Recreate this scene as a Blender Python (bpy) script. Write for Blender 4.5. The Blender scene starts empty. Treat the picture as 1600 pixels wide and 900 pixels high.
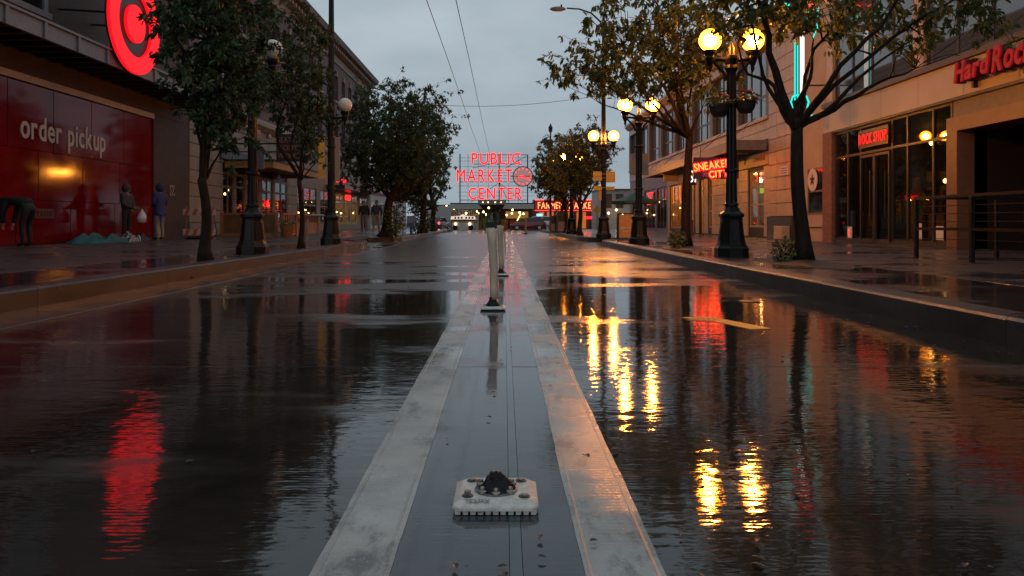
import bpy, bmesh, math, random
import numpy as np
from mathutils import Vector, Matrix

# ------------------------------------------------------------------ camera, sky, exposure
sc = bpy.context.scene
col = sc.collection
F, H, VX, VY = 1155.0, 0.75, 788.0, 347.0          # focal length in photo pixels, eye height, vanishing point
cam_d = bpy.data.cameras.new("camera"); cam = bpy.data.objects.new("camera", cam_d); col.objects.link(cam)
cam.location = (0, 0, H); cam.rotation_euler = (math.radians(90), 0, 0)
cam_d.sensor_width = 36.0; cam_d.lens = F / 1600 * 36
cam_d.shift_x = (800 - VX) / 1600; cam_d.shift_y = -(450 - VY) / 1600
cam_d.clip_start = 0.05; cam_d.clip_end = 2000
sc.camera = cam

world = bpy.data.worlds.new("World"); sc.world = world; world.use_nodes = True
wn, wl = world.node_tree.nodes, world.node_tree.links
bg = wn["Background"]
sky = wn.new("ShaderNodeTexSky"); sky.sky_type = 'NISHITA'; sky.sun_disc = False
sky.sun_elevation = math.radians(5); sky.sun_rotation = math.radians(200)
sky.air_density = 2.0; sky.dust_density = 3.0
tc = wn.new("ShaderNodeTexCoord")
mp = wn.new("ShaderNodeMapping"); mp.inputs['Scale'].default_value = (1.0, 1.0, 2.6)
nz = wn.new("ShaderNodeTexNoise"); nz.inputs['Scale'].default_value = 2.1; nz.inputs['Detail'].default_value = 5; nz.inputs['Roughness'].default_value = 0.55
cr = wn.new("ShaderNodeValToRGB")
cr.color_ramp.elements[0].position = 0.32; cr.color_ramp.elements[0].color = (0.295, 0.365, 0.42, 1)
cr.color_ramp.elements[1].position = 0.70; cr.color_ramp.elements[1].color = (0.49, 0.575, 0.645, 1)
scl = wn.new("ShaderNodeVectorMath"); scl.operation = 'SCALE'; scl.inputs['Scale'].default_value = 10.0
mx = wn.new("ShaderNodeMix"); mx.data_type = 'RGBA'; mx.inputs['Factor'].default_value = 0.96
wl.new(tc.outputs['Generated'], mp.inputs['Vector']); wl.new(mp.outputs['Vector'], nz.inputs['Vector'])
wl.new(nz.outputs['Fac'], cr.inputs['Fac']); wl.new(cr.outputs['Color'], scl.inputs[0])
wl.new(sky.outputs['Color'], mx.inputs[6]); wl.new(scl.outputs['Vector'], mx.inputs[7])
wl.new(mx.outputs[2], bg.inputs['Color'])
bg.inputs['Strength'].default_value = 0.1           # overcast dusk: clouds over a low Nishita sky

sun_d = bpy.data.lights.new("sun", 'SUN'); sun_d.energy = 0.12; sun_d.angle = math.radians(40); sun_d.color = (0.9, 0.95, 1.0)
sun = bpy.data.objects.new("sun", sun_d); col.objects.link(sun)
sun.rotation_euler = (math.radians(85), 0, math.radians(-20))

sc.view_settings.view_transform = 'Standard'; sc.view_settings.look = 'None'
sc.view_settings.exposure = 0.0; sc.view_settings.gamma = 1.0; sc.view_settings.use_curve_mapping = False
sc.render.engine = 'CYCLES'
sc.cycles.use_denoising = True
sc.cycles.max_bounces = 6; sc.cycles.diffuse_bounces = 3; sc.cycles.glossy_bounces = 4; sc.cycles.transparent_max_bounces = 8
sc.cycles.sample_clamp_indirect = 6.0
sc.cycles.caustics_reflective = False; sc.cycles.caustics_refractive = False

# ------------------------------------------------------------------ helpers
rnd = random.Random(7)
def gx(px, Y): return (px - VX) * Y / F
def gz(py, Y): return H + (VY - py) * Y / F
LX, RX = -12.2, 9.7          # facade planes
LC, RC = -4.13, 3.06         # kerb lines
SW = 0.16                    # pavement height
def yl(px): return LX * F / (px - VX)
def yr(px): return RX * F / (px - VX)
def zg(Y): return 0.0 if Y < 50 else -0.006 * (Y - 50)

def tag(o, label=None, cat=None, group=None, kind=None):
    if label: o["label"] = label
    if cat: o["category"] = cat
    if group: o["group"] = group
    if kind: o["kind"] = kind
    return o
def wloc(p): return p.location.copy() if p.type == 'EMPTY' else Vector((0, 0, 0))
def adopt(o, parent):
    if parent is not None:
        o.parent = parent; o.matrix_parent_inverse = Matrix.Translation(-wloc(parent))
    return o
def thing(name, label, cat, loc=(0, 0, 0), group=None, kind=None):
    o = bpy.data.objects.new(name, None); o.location = loc; o.empty_display_size = 0.2
    col.objects.link(o); return tag(o, label, cat, group, kind)

class MB:
    def __init__(s): s.v = []; s.f = []
    def quad(s, a, b, c, d):
        i = len(s.v); s.v += [a, b, c, d]; s.f.append((i, i+1, i+2, i+3)); return s
    def poly(s, pts):
        i = len(s.v); s.v += list(pts); s.f.append(tuple(range(i, i+len(pts)))); return s
    def box(s, x0, x1, y0, y1, z0, z1):
        i = len(s.v)
        s.v += [(x0,y0,z0),(x1,y0,z0),(x1,y1,z0),(x0,y1,z0),(x0,y0,z1),(x1,y0,z1),(x1,y1,z1),(x0,y1,z1)]
        s.f += [(i,i+3,i+2,i+1),(i+4,i+5,i+6,i+7),(i,i+1,i+5,i+4),(i+1,i+2,i+6,i+5),(i+2,i+3,i+7,i+6),(i+3,i,i+4,i+7)]
        return s
    def hexa(s, p):            # 8 free corners, bottom ring then top ring
        i = len(s.v); s.v += list(p)
        s.f += [(i,i+3,i+2,i+1),(i+4,i+5,i+6,i+7),(i,i+1,i+5,i+4),(i+1,i+2,i+6,i+5),(i+2,i+3,i+7,i+6),(i+3,i,i+4,i+7)]
        return s
    def prism(s, poly, axis, a, b):   # polygon (2 coords) extruded along axis 0/1/2
        def P(u, v, t):
            return (t, u, v) if axis == 0 else ((u, t, v) if axis == 1 else (u, v, t))
        n = len(poly); i = len(s.v)
        s.v += [P(u, v, a) for u, v in poly] + [P(u, v, b) for u, v in poly]
        s.f.append(tuple(range(i, i+n))[::-1]); s.f.append(tuple(range(i+n, i+2*n)))
        for k in range(n): s.f.append((i+k, i+(k+1) % n, i+n+(k+1) % n, i+n+k))
        return s
    def tube(s, pts, rad, n=6, cap=True):
        pts = [Vector(p) for p in pts]
        if not hasattr(rad, '__len__'): rad = [rad] * len(pts)
        base = len(s.v); up = None
        for k, p in enumerate(pts):
            d = (pts[min(k+1, len(pts)-1)] - pts[max(k-1, 0)])
            if d.length < 1e-9: d = Vector((0, 0, 1))
            d.normalize()
            if up is None: up = Vector((1, 0, 0)) if abs(d.x) < 0.8 else Vector((0, 1, 0))
            u = (up - d * up.dot(d)).normalized(); w = d.cross(u); up = u
            for j in range(n):
                a = 2*math.pi*j/n
                s.v.append(tuple(p + (u*math.cos(a) + w*math.sin(a)) * rad[k]))
        for k in range(len(pts)-1):
            for j in range(n):
                a = base+k*n+j; b = base+k*n+(j+1) % n
                s.f.append((a, b, b+n, a+n))
        if cap:
            s.f.append(tuple(base+j for j in range(n))[::-1]); e = base+(len(pts)-1)*n
            s.f.append(tuple(e+j for j in range(n)))
        return s
    def lathe(s, prof, c=(0, 0, 0), n=16, rot=0.0, sx=1.0, sy=1.0):   # prof: (r, z)
        base = len(s.v)
        for r, z in prof:
            for j in range(n):
                a = 2*math.pi*j/n + rot
                s.v.append((c[0]+r*sx*math.cos(a), c[1]+r*sy*math.sin(a), c[2]+z))
        for k in range(len(prof)-1):
            for j in range(n):
                a = base+k*n+j; b = base+k*n+(j+1) % n
                s.f.append((a, b, b+n, a+n))
        s.f.append(tuple(base+j for j in range(n))[::-1]); e = base+(len(prof)-1)*n
        s.f.append(tuple(e+j for j in range(n)))
        return s
    def ball(s, c, r, n=16, m=10, sx=1, sy=1, sz=1):
        prof = [(max(1e-4, r*math.sin(math.pi*k/m)), -r*sz*math.cos(math.pi*k/m)) for k in range(m+1)]
        return s.lathe(prof, c, n, 0, sx, sy)
    def build(s, name, m, parent=None, smooth=False):
        me = bpy.data.meshes.new(name); me.from_pydata([tuple(v) for v in s.v], [], s.f)
        if smooth: me.polygons.foreach_set("use_smooth", [True]*len(me.polygons))
        me.materials.append(m); me.update()
        o = bpy.data.objects.new(name, me); col.objects.link(o)
        return adopt(o, parent)
def B(*a): return MB().box(*a)

_pc = {}
def piece(name, parent, x0, x1, y0, y1, z0, z1, m, bev=0.006):   # chamfered box sharing mesh data by size
    s = (round(abs(x1-x0), 4), round(abs(y1-y0), 4), round(abs(z1-z0), 4)); key = (s, m.name, bev, name)
    if key not in _pc:
        bm = bmesh.new(); bmesh.ops.create_cube(bm, size=1.0)
        bmesh.ops.scale(bm, vec=s, verts=bm.verts)
        if bev: bmesh.ops.bevel(bm, geom=list(bm.edges), offset=min(bev, min(s)*0.4), segments=1, affect='EDGES')
        me = bpy.data.meshes.new(name); bm.to_mesh(me); bm.free(); me.materials.append(m); _pc[key] = me
    o = bpy.data.objects.new(name, _pc[key]); col.objects.link(o)
    o.location = ((x0+x1)/2, (y0+y1)/2, (z0+z1)/2)
    return adopt(o, parent)

def copy_tree(o, parent=None, loc=None, rz=None):
    c = o.copy(); col.objects.link(c)
    if parent is not None: c.parent = parent
    if loc is not None: c.location = loc
    if rz is not None: c.rotation_euler.z = rz
    for ch in list(o.children): copy_tree(ch, c)
    return c

_tmp = bpy.data.scenes.new("workbench")          # small side scene for evaluating glyphs and figures, removed at the end
def evaluated(o):
    _tmp.collection.objects.link(o); vl = _tmp.view_layers[0]; vl.update(); dg = vl.depsgraph; dg.update()
    me = bpy.data.meshes.new_from_object(o.evaluated_get(dg)); _tmp.collection.objects.unlink(o); return me
_gl = {}
def glyph(ch, outline, depth, bevel, bold=0.0):
    key = (ch, outline, depth, bevel, bold)
    if key not in _gl:
        cu = bpy.data.curves.new("glyph", 'FONT'); cu.body = ch; cu.size = 1.0; cu.resolution_u = 4
        cu.dimensions = '2D'; cu.fill_mode = 'NONE' if outline else 'BOTH'
        cu.extrude = 0.0 if outline else depth; cu.bevel_depth = bevel; cu.offset = bold; cu.bevel_resolution = 0 if outline else 1
        o = bpy.data.objects.new("glyph", cu); me = evaluated(o)
        bpy.data.objects.remove(o); bpy.data.curves.remove(cu)
        co = np.zeros(len(me.vertices)*3); me.vertices.foreach_get('co', co); co = co.reshape(-1, 3)
        _gl[key] = (me, co[:, 0].min(), co[:, 0].max(), co[:, 1].min(), co[:, 1].max())
    return _gl[key]
CAM, EAST, WEST = ((1,0,0),(0,0,1)), ((0,1,0),(0,0,1)), ((0,-1,0),(0,0,1))   # facing the camera / facing +X / facing -X
def letters(parent, text, origin, frame, height, width, m, outline=False, depth=0.02, bevel=0.0, slant=0.0, gap=0.13, part='letter', rise=0.0, bold=0.0, shear=0.0):
    """one mesh per character; origin = left end of the baseline, height = cap height, width = full run"""
    R, U = Vector(frame[0]), Vector(frame[1]); N = R.cross(U)
    if slant:
        a = math.radians(slant); R, U = R*math.cos(a)+U*math.sin(a), U*math.cos(a)-R*math.sin(a)
    cap = 0.70; sy = height / cap
    runs = []; x = 0.0
    for ch in text:
        if ch == ' ': x += 0.32; continue
        g = glyph(ch, outline, depth/sy if not outline else 0, bevel/sy, bold)
        runs.append((ch, g, x - g[1])); x += (g[2]-g[1]) + gap
    sx = width / max(1e-6, x - gap); o0 = Vector(origin); out = []
    for k, (ch, g, off) in enumerate(runs):
        me = g[0].copy(); me.materials.clear(); me.materials.append(m)
        me.transform(Matrix(((sx, shear*sy, 0, off*sx), (0, sy, 0, rise*k), (0, 0, sy, 0), (0, 0, 0, 1))))
        M = Matrix(((R.x, U.x, N.x, o0.x), (R.y, U.y, N.y, o0.y), (R.z, U.z, N.z, o0.z), (0, 0, 0, 1)))
        me.transform(M)
        o = bpy.data.objects.new(part, me); col.objects.link(o); adopt(o, parent); out.append(o)
    return out

# ------------------------------------------------------------------ materials
_m = {}
def nodes(name):
    m = bpy.data.materials.new(name); m.use_nodes = True
    return m, m.node_tree.nodes, m.node_tree.links, m.node_tree.nodes["Principled BSDF"]
def mat(name, c, rough=0.5, metal=0.0, spec=0.5, var=0.25, scale=6.0, bump=0.0, bscale=60.0, ior=1.45, stretch=(1,1,1), rvar=0.0, coat=0.0):
    """painted / stone / metal surface: base colour with mottled wear, optional fine relief"""
    if name in _m: return _m[name]
    m, n, l, p = nodes(name)
    p.inputs['Metallic'].default_value = metal; p.inputs['IOR'].default_value = ior
    p.inputs['Specular IOR Level'].default_value = spec; p.inputs['Coat Weight'].default_value = coat
    p.inputs['Coat Roughness'].default_value = 0.08
    g = n.new("ShaderNodeNewGeometry"); mp = n.new("ShaderNodeMapping"); mp.inputs['Scale'].default_value = stretch
    l.new(g.outputs['Position'], mp.inputs['Vector'])
    t = n.new("ShaderNodeTexNoise"); t.inputs['Scale'].default_value = scale; t.inputs['Detail'].default_value = 6; t.inputs['Roughness'].default_value = 0.62
    l.new(mp.outputs['Vector'], t.inputs['Vector'])
    r = n.new("ShaderNodeValToRGB")
    r.color_ramp.elements[0].position = 0.3; r.color_ramp.elements[1].position = 0.72
    r.color_ramp.elements[0].color = tuple(x*(1-var) for x in c) + (1,); r.color_ramp.elements[1].color = tuple(min(1, x*(1+var*0.7)) for x in c) + (1,)
    l.new(t.outputs['Fac'], r.inputs['Fac']); l.new(r.outputs['Color'], p.inputs['Base Color'])
    if rvar:
        q = n.new("ShaderNodeMapRange"); q.inputs['From Min'].default_value = 0.3; q.inputs['From Max'].default_value = 0.7
        q.inputs['To Min'].default_value = max(0.02, rough-rvar); q.inputs['To Max'].default_value = rough+rvar
        l.new(t.outputs['Fac'], q.inputs['Value']); l.new(q.outputs['Result'], p.inputs['Roughness'])
    else: p.inputs['Roughness'].default_value = rough
    if bump:
        t2 = n.new("ShaderNodeTexNoise"); t2.inputs['Scale'].default_value = bscale; t2.inputs['Detail'].default_value = 4
        l.new(mp.outputs['Vector'], t2.inputs['Vector'])
        b = n.new("ShaderNodeBump"); b.inputs['Strength'].default_value = bump; b.inputs['Distance'].default_value = 0.01
        l.new(t2.outputs['Fac'], b.inputs['Height']); l.new(b.outputs['Normal'], p.inputs['Normal'])
    _m[name] = m; return m
def emit(name, c, s):
    if name in _m: return _m[name]
    m, n, l, p = nodes(name)
    p.inputs['Base Color'].default_value = tuple(x*0.15 for x in c) + (1,); p.inputs['Roughness'].default_value = 0.4; p.inputs['Specular IOR Level'].default_value = 0.2
    p.inputs['Emission Color'].default_value = tuple(c) + (1,); p.inputs['Emission Strength'].default_value = s
    _m[name] = m; return m
def glass(name, tint=(0.75, 0.78, 0.8), ior=1.5, rough=0.02, k=1.6):
    if name in _m: return _m[name]
    m, n, l, p = nodes(name); n.remove(p)
    t = n.new("ShaderNodeBsdfTransparent"); t.inputs['Color'].default_value = tint + (1,)
    g = n.new("ShaderNodeBsdfGlossy"); g.inputs['Roughness'].default_value = rough
    f = n.new("ShaderNodeFresnel"); gm = n.new("ShaderNodeNewGeometry"); iq = n.new("ShaderNodeMapRange"); iq.inputs['To Min'].default_value = ior; iq.inputs['To Max'].default_value = 1/ior
    l.new(gm.outputs['Backfacing'], iq.inputs['Value']); l.new(iq.outputs['Result'], f.inputs['IOR'])      # same reflectance from both faces of a thin pane
    k_ = n.new("ShaderNodeMath"); k_.operation = 'MULTIPLY'; k_.inputs[1].default_value = k; k_.use_clamp = True
    x = n.new("ShaderNodeMixShader"); l.new(f.outputs['Fac'], k_.inputs[0]); l.new(k_.outputs['Value'], x.inputs['Fac'])
    l.new(t.outputs['BSDF'], x.inputs[1]); l.new(g.outputs['BSDF'], x.inputs[2])
    l.new(x.outputs['Shader'], n["Material Output"].inputs['Surface'])
    _m[name] = m; return m
def wet(name, c0, c1, r0, r1, tine=0.0, ripple=0.0015, grain=0.0006, pud=0.5, ior=1.52, dry=None, drain=0.0, band=(0.55, 1.0, 1), worn=None):
    """rain-wet paving: rough grain and brushed grooves, smoothed where a water film stands.
    dry = colour of the merely damp patches; drain = how much better the street drains further on; worn = colour showing through worn paint"""
    if name in _m: return _m[name]
    m, n, l, p = nodes(name); p.inputs['IOR'].default_value = ior
    g = n.new("ShaderNodeNewGeometry")
    def noise(scale, st, detail=4, ro=0.55):
        mp = n.new("ShaderNodeMapping"); mp.inputs['Scale'].default_value = st; l.new(g.outputs['Position'], mp.inputs['Vector'])
        t = n.new("ShaderNodeTexNoise"); t.inputs['Scale'].default_value = scale; t.inputs['Detail'].default_value = detail; t.inputs['Roughness'].default_value = ro
        l.new(mp.outputs['Vector'], t.inputs['Vector']); return t.outputs['Fac']
    def mr(src, a, b, c, d, kind='SMOOTHSTEP'):
        q = n.new("ShaderNodeMapRange"); q.interpolation_type = kind
        for k, v in zip(('From Min', 'From Max', 'To Min', 'To Max'), (a, b, c, d)): q.inputs[k].default_value = v
        l.new(src, q.inputs['Value']); return q.outputs['Result']
    def op(kind, a, b):
        q = n.new("ShaderNodeMath"); q.operation = kind
        for k, v in enumerate((a, b)):
            if hasattr(v, 'is_linked') or hasattr(v, 'links'): l.new(v, q.inputs[k])
            else: q.inputs[k].default_value = v
        return q.outputs[0]
    def mix(f, a, b):
        q = n.new("ShaderNodeMix"); q.data_type = 'RGBA'; l.new(f, q.inputs[0])
        for k, v in ((6, a), (7, b)):
            if isinstance(v, tuple): q.inputs[k].default_value = v + (1,)
            else: l.new(v, q.inputs[k])
        return q.outputs[2]
    src = noise(0.9, band, 5, 0.6)
    if drain:
        sp = n.new("ShaderNodeSeparateXYZ"); l.new(g.outputs['Position'], sp.inputs[0])
        src = op('ADD', src, mr(sp.outputs['Y'], 4.5, 17.0, drain*0.8, -drain, 'LINEAR'))
    film = mr(src, pud-0.09, pud+0.09, 0.0, 1.0)      # 1 = standing water
    r = n.new("ShaderNodeValToRGB"); r.color_ramp.elements[0].position = 0.33; r.color_ramp.elements[1].position = 0.7
    r.color_ramp.elements[0].color = tuple(c0) + (1,); r.color_ramp.elements[1].color = tuple(c1) + (1,)
    l.new(noise(2.2, (1, 1, 1), 8, 0.68), r.inputs['Fac']); colr = r.outputs['Color']
    if dry: colr = mix(film, mix(mr(noise(5, (1, 1, 1), 6, 0.7), .3, .7, 0, 1), tuple(x*0.72 for x in dry), tuple(x*1.2 for x in dry)), colr)
    if worn: colr = mix(mr(noise(3.2, (1.6, 0.7, 1), 8, 0.75), 0.50, 0.64, 0.0, 0.85), colr, worn)
    colr = mix(mr(noise(85, (1, 1, 1), 2, 0.5), 0.63, 0.75, 0.0, 0.4), colr, tuple(min(1, x*1.5+0.015) for x in c1))    # stone specks
    l.new(colr, p.inputs['Base Color'])
    l.new(mr(film, 0, 1, r1, r0), p.inputs['Roughness'])
    rough = mr(film, 0, 1, 1.0, 0.10)
    b1 = n.new("ShaderNodeBump"); b1.inputs['Distance'].default_value = ripple; b1.inputs['Strength'].default_value = 1.0
    l.new(op('ADD', noise(9.0, (0.5, 1.0, 1), 3, 0.6), op('MULTIPLY', noise(30.0, (0.4, 1.0, 1), 2, 0.5), 0.22)), b1.inputs['Height'])
    b2 = n.new("ShaderNodeBump"); b2.inputs['Distance'].default_value = grain
    l.new(rough, b2.inputs['Strength']); l.new(noise(130, (1, 1, 1), 3, 0.6), b2.inputs['Height']); l.new(b1.outputs['Normal'], b2.inputs['Normal'])
    last = b2
    if tine:
        w = n.new("ShaderNodeTexWave"); w.wave_type = 'BANDS'; w.bands_direction = 'Y'; w.inputs['Scale'].default_value = 15.0
        w.inputs['Distortion'].default_value = 1.6; w.inputs['Detail'].default_value = 2.0; w.inputs['Detail Scale'].default_value = 1.2
        l.new(g.outputs['Position'], w.inputs['Vector'])
        b3 = n.new("ShaderNodeBump"); b3.inputs['Distance'].default_value = tine
        l.new(op('MULTIPLY', mr(film, 0, 1, 1.0, 0.22), mr(noise(1.3, (1, 1, 1), 4, .6), .35, .65, .25, 1.0)), b3.inputs['Strength']); l.new(w.outputs['Fac'], b3.inputs['Height']); l.new(b2.outputs['Normal'], b3.inputs['Normal']); last = b3
    l.new(last.outputs['Normal'], p.inputs['Normal'])
    _m[name] = m; return m
def brick(name, c1, c2, mortar, axis='X', s=1.0):
    if name in _m: return _m[name]
    m, n, l, p = nodes(name); g = n.new("ShaderNodeNewGeometry")
    sp = n.new("ShaderNodeSeparateXYZ"); cb = n.new("ShaderNodeCombineXYZ"); l.new(g.outputs['Position'], sp.inputs[0])
    ad = n.new("ShaderNodeMath"); ad.operation = 'ADD'; l.new(sp.outputs['X'], ad.inputs[0]); l.new(sp.outputs['Y'], ad.inputs[1])
    l.new(ad.outputs[0], cb.inputs['X']); l.new(sp.outputs['Z'], cb.inputs['Y'])
    t = n.new("ShaderNodeTexBrick"); t.inputs['Scale'].default_value = 1.0; t.inputs['Brick Width'].default_value = 0.21*s; t.inputs['Row Height'].default_value = 0.072*s
    t.inputs['Mortar Size'].default_value = 0.006*s; t.inputs['Color1'].default_value = c1 + (1,); t.inputs['Color2'].default_value = c2 + (1,); t.inputs['Mortar'].default_value = mortar + (1,)
    l.new(cb.outputs[0], t.inputs['Vector']); l.new(t.outputs['Color'], p.inputs['Base Color'])
    b = n.new("ShaderNodeBump"); b.invert = True; b.inputs['Distance'].default_value = 0.006; b.inputs['Strength'].default_value = 0.8
    l.new(t.outputs['Fac'], b.inputs['Height']); l.new(b.outputs['Normal'], p.inputs['Normal']); p.inputs['Roughness'].default_value = 0.7
    _m[name] = m; return m
def leafmat(name, ca, cb, trans=0.35, rough=0.42):
    if name in _m: return _m[name]
    m, n, l, p = nodes(name); g = n.new("ShaderNodeNewGeometry")
    r = n.new("ShaderNodeValToRGB"); r.color_ramp.elements[0].color = ca + (1,); r.color_ramp.elements[1].color = cb + (1,)
    l.new(g.outputs['Random Per Island'], r.inputs['Fac']); l.new(r.outputs['Color'], p.inputs['Base Color']); p.inputs['Roughness'].default_value = rough
    t = n.new("ShaderNodeBsdfTranslucent"); l.new(r.outputs['Color'], t.inputs['Color'])
    x = n.new("ShaderNodeMixShader"); x.inputs['Fac'].default_value = trans
    l.new(p.outputs['BSDF'], x.inputs[1]); l.new(t.outputs['BSDF'], x.inputs[2]); l.new(x.outputs['Shader'], n["Material Output"].inputs['Surface'])
    _m[name] = m; return m

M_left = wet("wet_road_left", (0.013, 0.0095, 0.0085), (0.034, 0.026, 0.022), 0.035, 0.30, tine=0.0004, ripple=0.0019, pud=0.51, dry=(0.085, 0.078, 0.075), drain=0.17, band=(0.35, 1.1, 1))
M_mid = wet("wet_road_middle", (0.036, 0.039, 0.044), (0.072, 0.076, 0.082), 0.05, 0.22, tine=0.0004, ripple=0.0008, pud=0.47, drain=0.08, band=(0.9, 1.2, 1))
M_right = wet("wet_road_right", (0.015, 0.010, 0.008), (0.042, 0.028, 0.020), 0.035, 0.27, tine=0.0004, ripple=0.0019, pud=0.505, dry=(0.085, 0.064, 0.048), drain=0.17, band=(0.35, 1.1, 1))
M_line = wet("worn_road_paint", (0.21, 0.205, 0.18), (0.46, 0.44, 0.395), 0.07, 0.30, tine=0.0005, ripple=0.0010, grain=0.0009, pud=0.53, worn=(0.085, 0.085, 0.083))
M_ridge = wet("raised_paint_edge", (0.21, 0.205, 0.18), (0.42, 0.40, 0.36), 0.12, 0.35, ripple=0.0004, pud=0.7, worn=(0.11, 0.105, 0.10))
M_yline = wet("yellow_paint_sheen", (0.30, 0.17, 0.03), (0.50, 0.29, 0.05), 0.08, 0.3, ripple=0.0006, pud=0.55, worn=(0.06, 0.045, 0.035))  # shared by the real bent marking and the painted gold sheen
M_walk = wet("wet_pavement", (0.032, 0.027, 0.026), (0.07, 0.06, 0.056), 0.14, 0.38, ripple=0.0012, grain=0.0010, pud=0.55)
M_walk2 = wet("wet_pavement_border", (0.022, 0.018, 0.017), (0.055, 0.046, 0.042), 0.08, 0.28, ripple=0.0012, grain=0.0009, pud=0.47)
M_curbL = wet("red_painted_kerb", (0.023, 0.0165, 0.0145), (0.056, 0.040, 0.034), 0.16, 0.4, ripple=0.0006, pud=0.6)
M_curbR = wet("granite_kerb", (0.026, 0.021, 0.018), (0.075, 0.06, 0.05), 0.15, 0.4, ripple=0.0006, pud=0.6)
M_base = mat("dark_joint", (0.012, 0.011, 0.011), 0.5)
M_seal = mat("joint_sealant", (0.07, 0.09, 0.095), 0.08, var=0.3)
M_black = mat("black_painted_iron", (0.013, 0.011, 0.0095), 0.36, spec=0.28, var=0.4, bump=0.15, bscale=40)
M_dark = mat("dark_bronze_frame", (0.03, 0.024, 0.02), 0.35)
M_bark = mat("wet_bark", (0.027, 0.016, 0.0105), 0.8, spec=0.2, var=0.6, scale=18, bump=1.0, bscale=34, stretch=(1, 1, 0.22))
M_leafL = leafmat("leaf_dark_green", (0.028, 0.052, 0.02), (0.095, 0.14, 0.055), 0.42)
M_leafR = leafmat("leaf_olive_green", (0.04, 0.068, 0.02), (0.15, 0.165, 0.045), 0.5)
M_leafF = leafmat("leaf_mid_green", (0.045, 0.06, 0.022), (0.12, 0.125, 0.045), 0.4)
M_ivy = leafmat("ivy_leaf", (0.05, 0.07, 0.02), (0.16, 0.17, 0.05), 0.3)
def frosted(name, c, s_, see):
    m, n, l, p = nodes(name); n.remove(p)
    e = n.new("ShaderNodeEmission"); e.inputs['Color'].default_value = c + (1,); e.inputs['Strength'].default_value = s_
    t = n.new("ShaderNodeBsdfTransparent"); t.inputs['Color'].default_value = (1.0, 0.92, 0.8, 1); x = n.new("ShaderNodeMixShader"); x.inputs['Fac'].default_value = see
    l.new(e.outputs[0], x.inputs[1]); l.new(t.outputs[0], x.inputs[2]); l.new(x.outputs[0], n["Material Output"].inputs['Surface']); _m[name] = m; return m
M_globe_lit = frosted("lit_frosted_globe", (1.0, 0.25, 0.010), 46.0, 0.5)     # glowing frosted glass, the bulb shows through
M_globe_bulb = emit("lamp_bulb", (1.0, 0.34, 0.045), 1100.0)
M_globe_off = mat("opal_globe", (0.74, 0.69, 0.58), 0.22, var=0.12, scale=3)
M_red_neon = emit("red_neon", (1.0, 0.009, 0.012), 5.0)
M_pink_neon = emit("pink_neon", (1.0, 0.06, 0.065), 2.4)
M_yellow_neon = emit("yellow_neon", (1.0, 0.50, 0.06), 1.7)
M_teal_neon = emit("teal_neon", (0.008, 0.5, 0.42), 2.2)
M_white_neon = emit("white_neon", (1.0, 0.93, 0.86), 1.5)
M_bulb = emit("warm_bulb", (1.0, 0.62, 0.22), 12.0)
M_shop = glass("shop_glass", (0.93, 0.94, 0.95), k=0.9)
M_shopdark = glass("tinted_shop_glass", (0.6, 0.58, 0.55), k=1.1)
for _n in ('pink_neon', 'yellow_neon', 'teal_neon', 'white_neon'): _m[_n].cycles.emission_sampling = 'NONE'
M_sky_glass = mat("reflective_window_glass", (0.06, 0.078, 0.10), 0.03, var=0.15, scale=0.7, ior=2.3)  # bluish base: reflected sky partly put into the pane colour
M_dim_glass = mat("dim_window_glass", (0.012, 0.012, 0.014), 0.05, var=0.2, scale=0.7, ior=1.6)
# ------------------------------------------------------------------ ground, road, pavements
def sheet(name, xs, ys, zoff, m, parent=None, zf=zg):
    b = MB()
    for i in range(len(ys)-1):
        for j in range(len(xs)-1):
            b.quad((xs[j], ys[i], zf(ys[i])+zoff), (xs[j+1], ys[i], zf(ys[i])+zoff), (xs[j+1], ys[i+1], zf(ys[i+1])+zoff), (xs[j], ys[i+1], zf(ys[i+1])+zoff))
    return b.build(name, m, parent)
tag(B(-700, 700, -60, 1300, -1.4, -1.2).build("ground", mat("far_ground", (0.04, 0.038, 0.036), 0.6)), "dark flat ground reaching to the horizon under everything", "ground", kind="structure")
road = tag(sheet("road", (-13, 12), (-4, 50, 62, 140), -0.03, M_base), "rain-soaked concrete street running towards the market", "road", kind="structure")
JY = [-2.6, 1.35, 3.83, 5.97, 8.1, 10.3, 12.6, 15.0, 17.5, 20.0, 22.8, 25.6, 28.6, 31.8, 35.2, 39, 43, 47.5]
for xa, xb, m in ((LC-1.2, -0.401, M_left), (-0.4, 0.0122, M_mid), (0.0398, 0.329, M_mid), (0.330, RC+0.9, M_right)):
    for a, b in zip(JY, JY[1:]):
        piece("concrete_slab", road, xa, xb, a+0.004, b-0.004, -0.12, rnd.uniform(-0.0008, 0.0), m, 0.0015)
piece("joint_sealant", road, 0.0125, 0.0395, -2.6, 47.4, -0.1, -0.0006, M_seal, 0.0)
sheet("far_carriageway", (-12.5, 0.0, 11.5), (47.5, 50, 62, 75, 90, 140), -0.001, wet("wet_road_far", (0.05, 0.046, 0.045), (0.11, 0.1, 0.098), 0.10, 0.28, ripple=0.001, pud=0.5), road)
for xa, xb, sd in ((-0.415, -0.245, 1), (0.170, 0.345, 2)):
    rg = random.Random(sd); ys_ = [-1 + 0.06*k for k in range(230)] + [12.9 + 0.8*k for k in range(44)]
    e0 = e1 = 0.0; mb = MB()
    for y in ys_:
        e0 = e0*0.8 + rg.uniform(-.0013, .0013); e1 = e1*0.8 + rg.uniform(-.0013, .0013); mb.v += [(xa+e0, y, 0.0014), (xb+e1, y, 0.0014)]
    for k in range(len(ys_)-1): mb.f.append((2*k, 2*k+1, 2*k+3, 2*k+2))
    mb.build("lane_line", M_line, road)
    for e in (xa+0.012, xb-0.020): B(e, e+0.007, -1, 47.4, 0.0005, 0.0024).build("line_edge", M_ridge, road)
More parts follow.
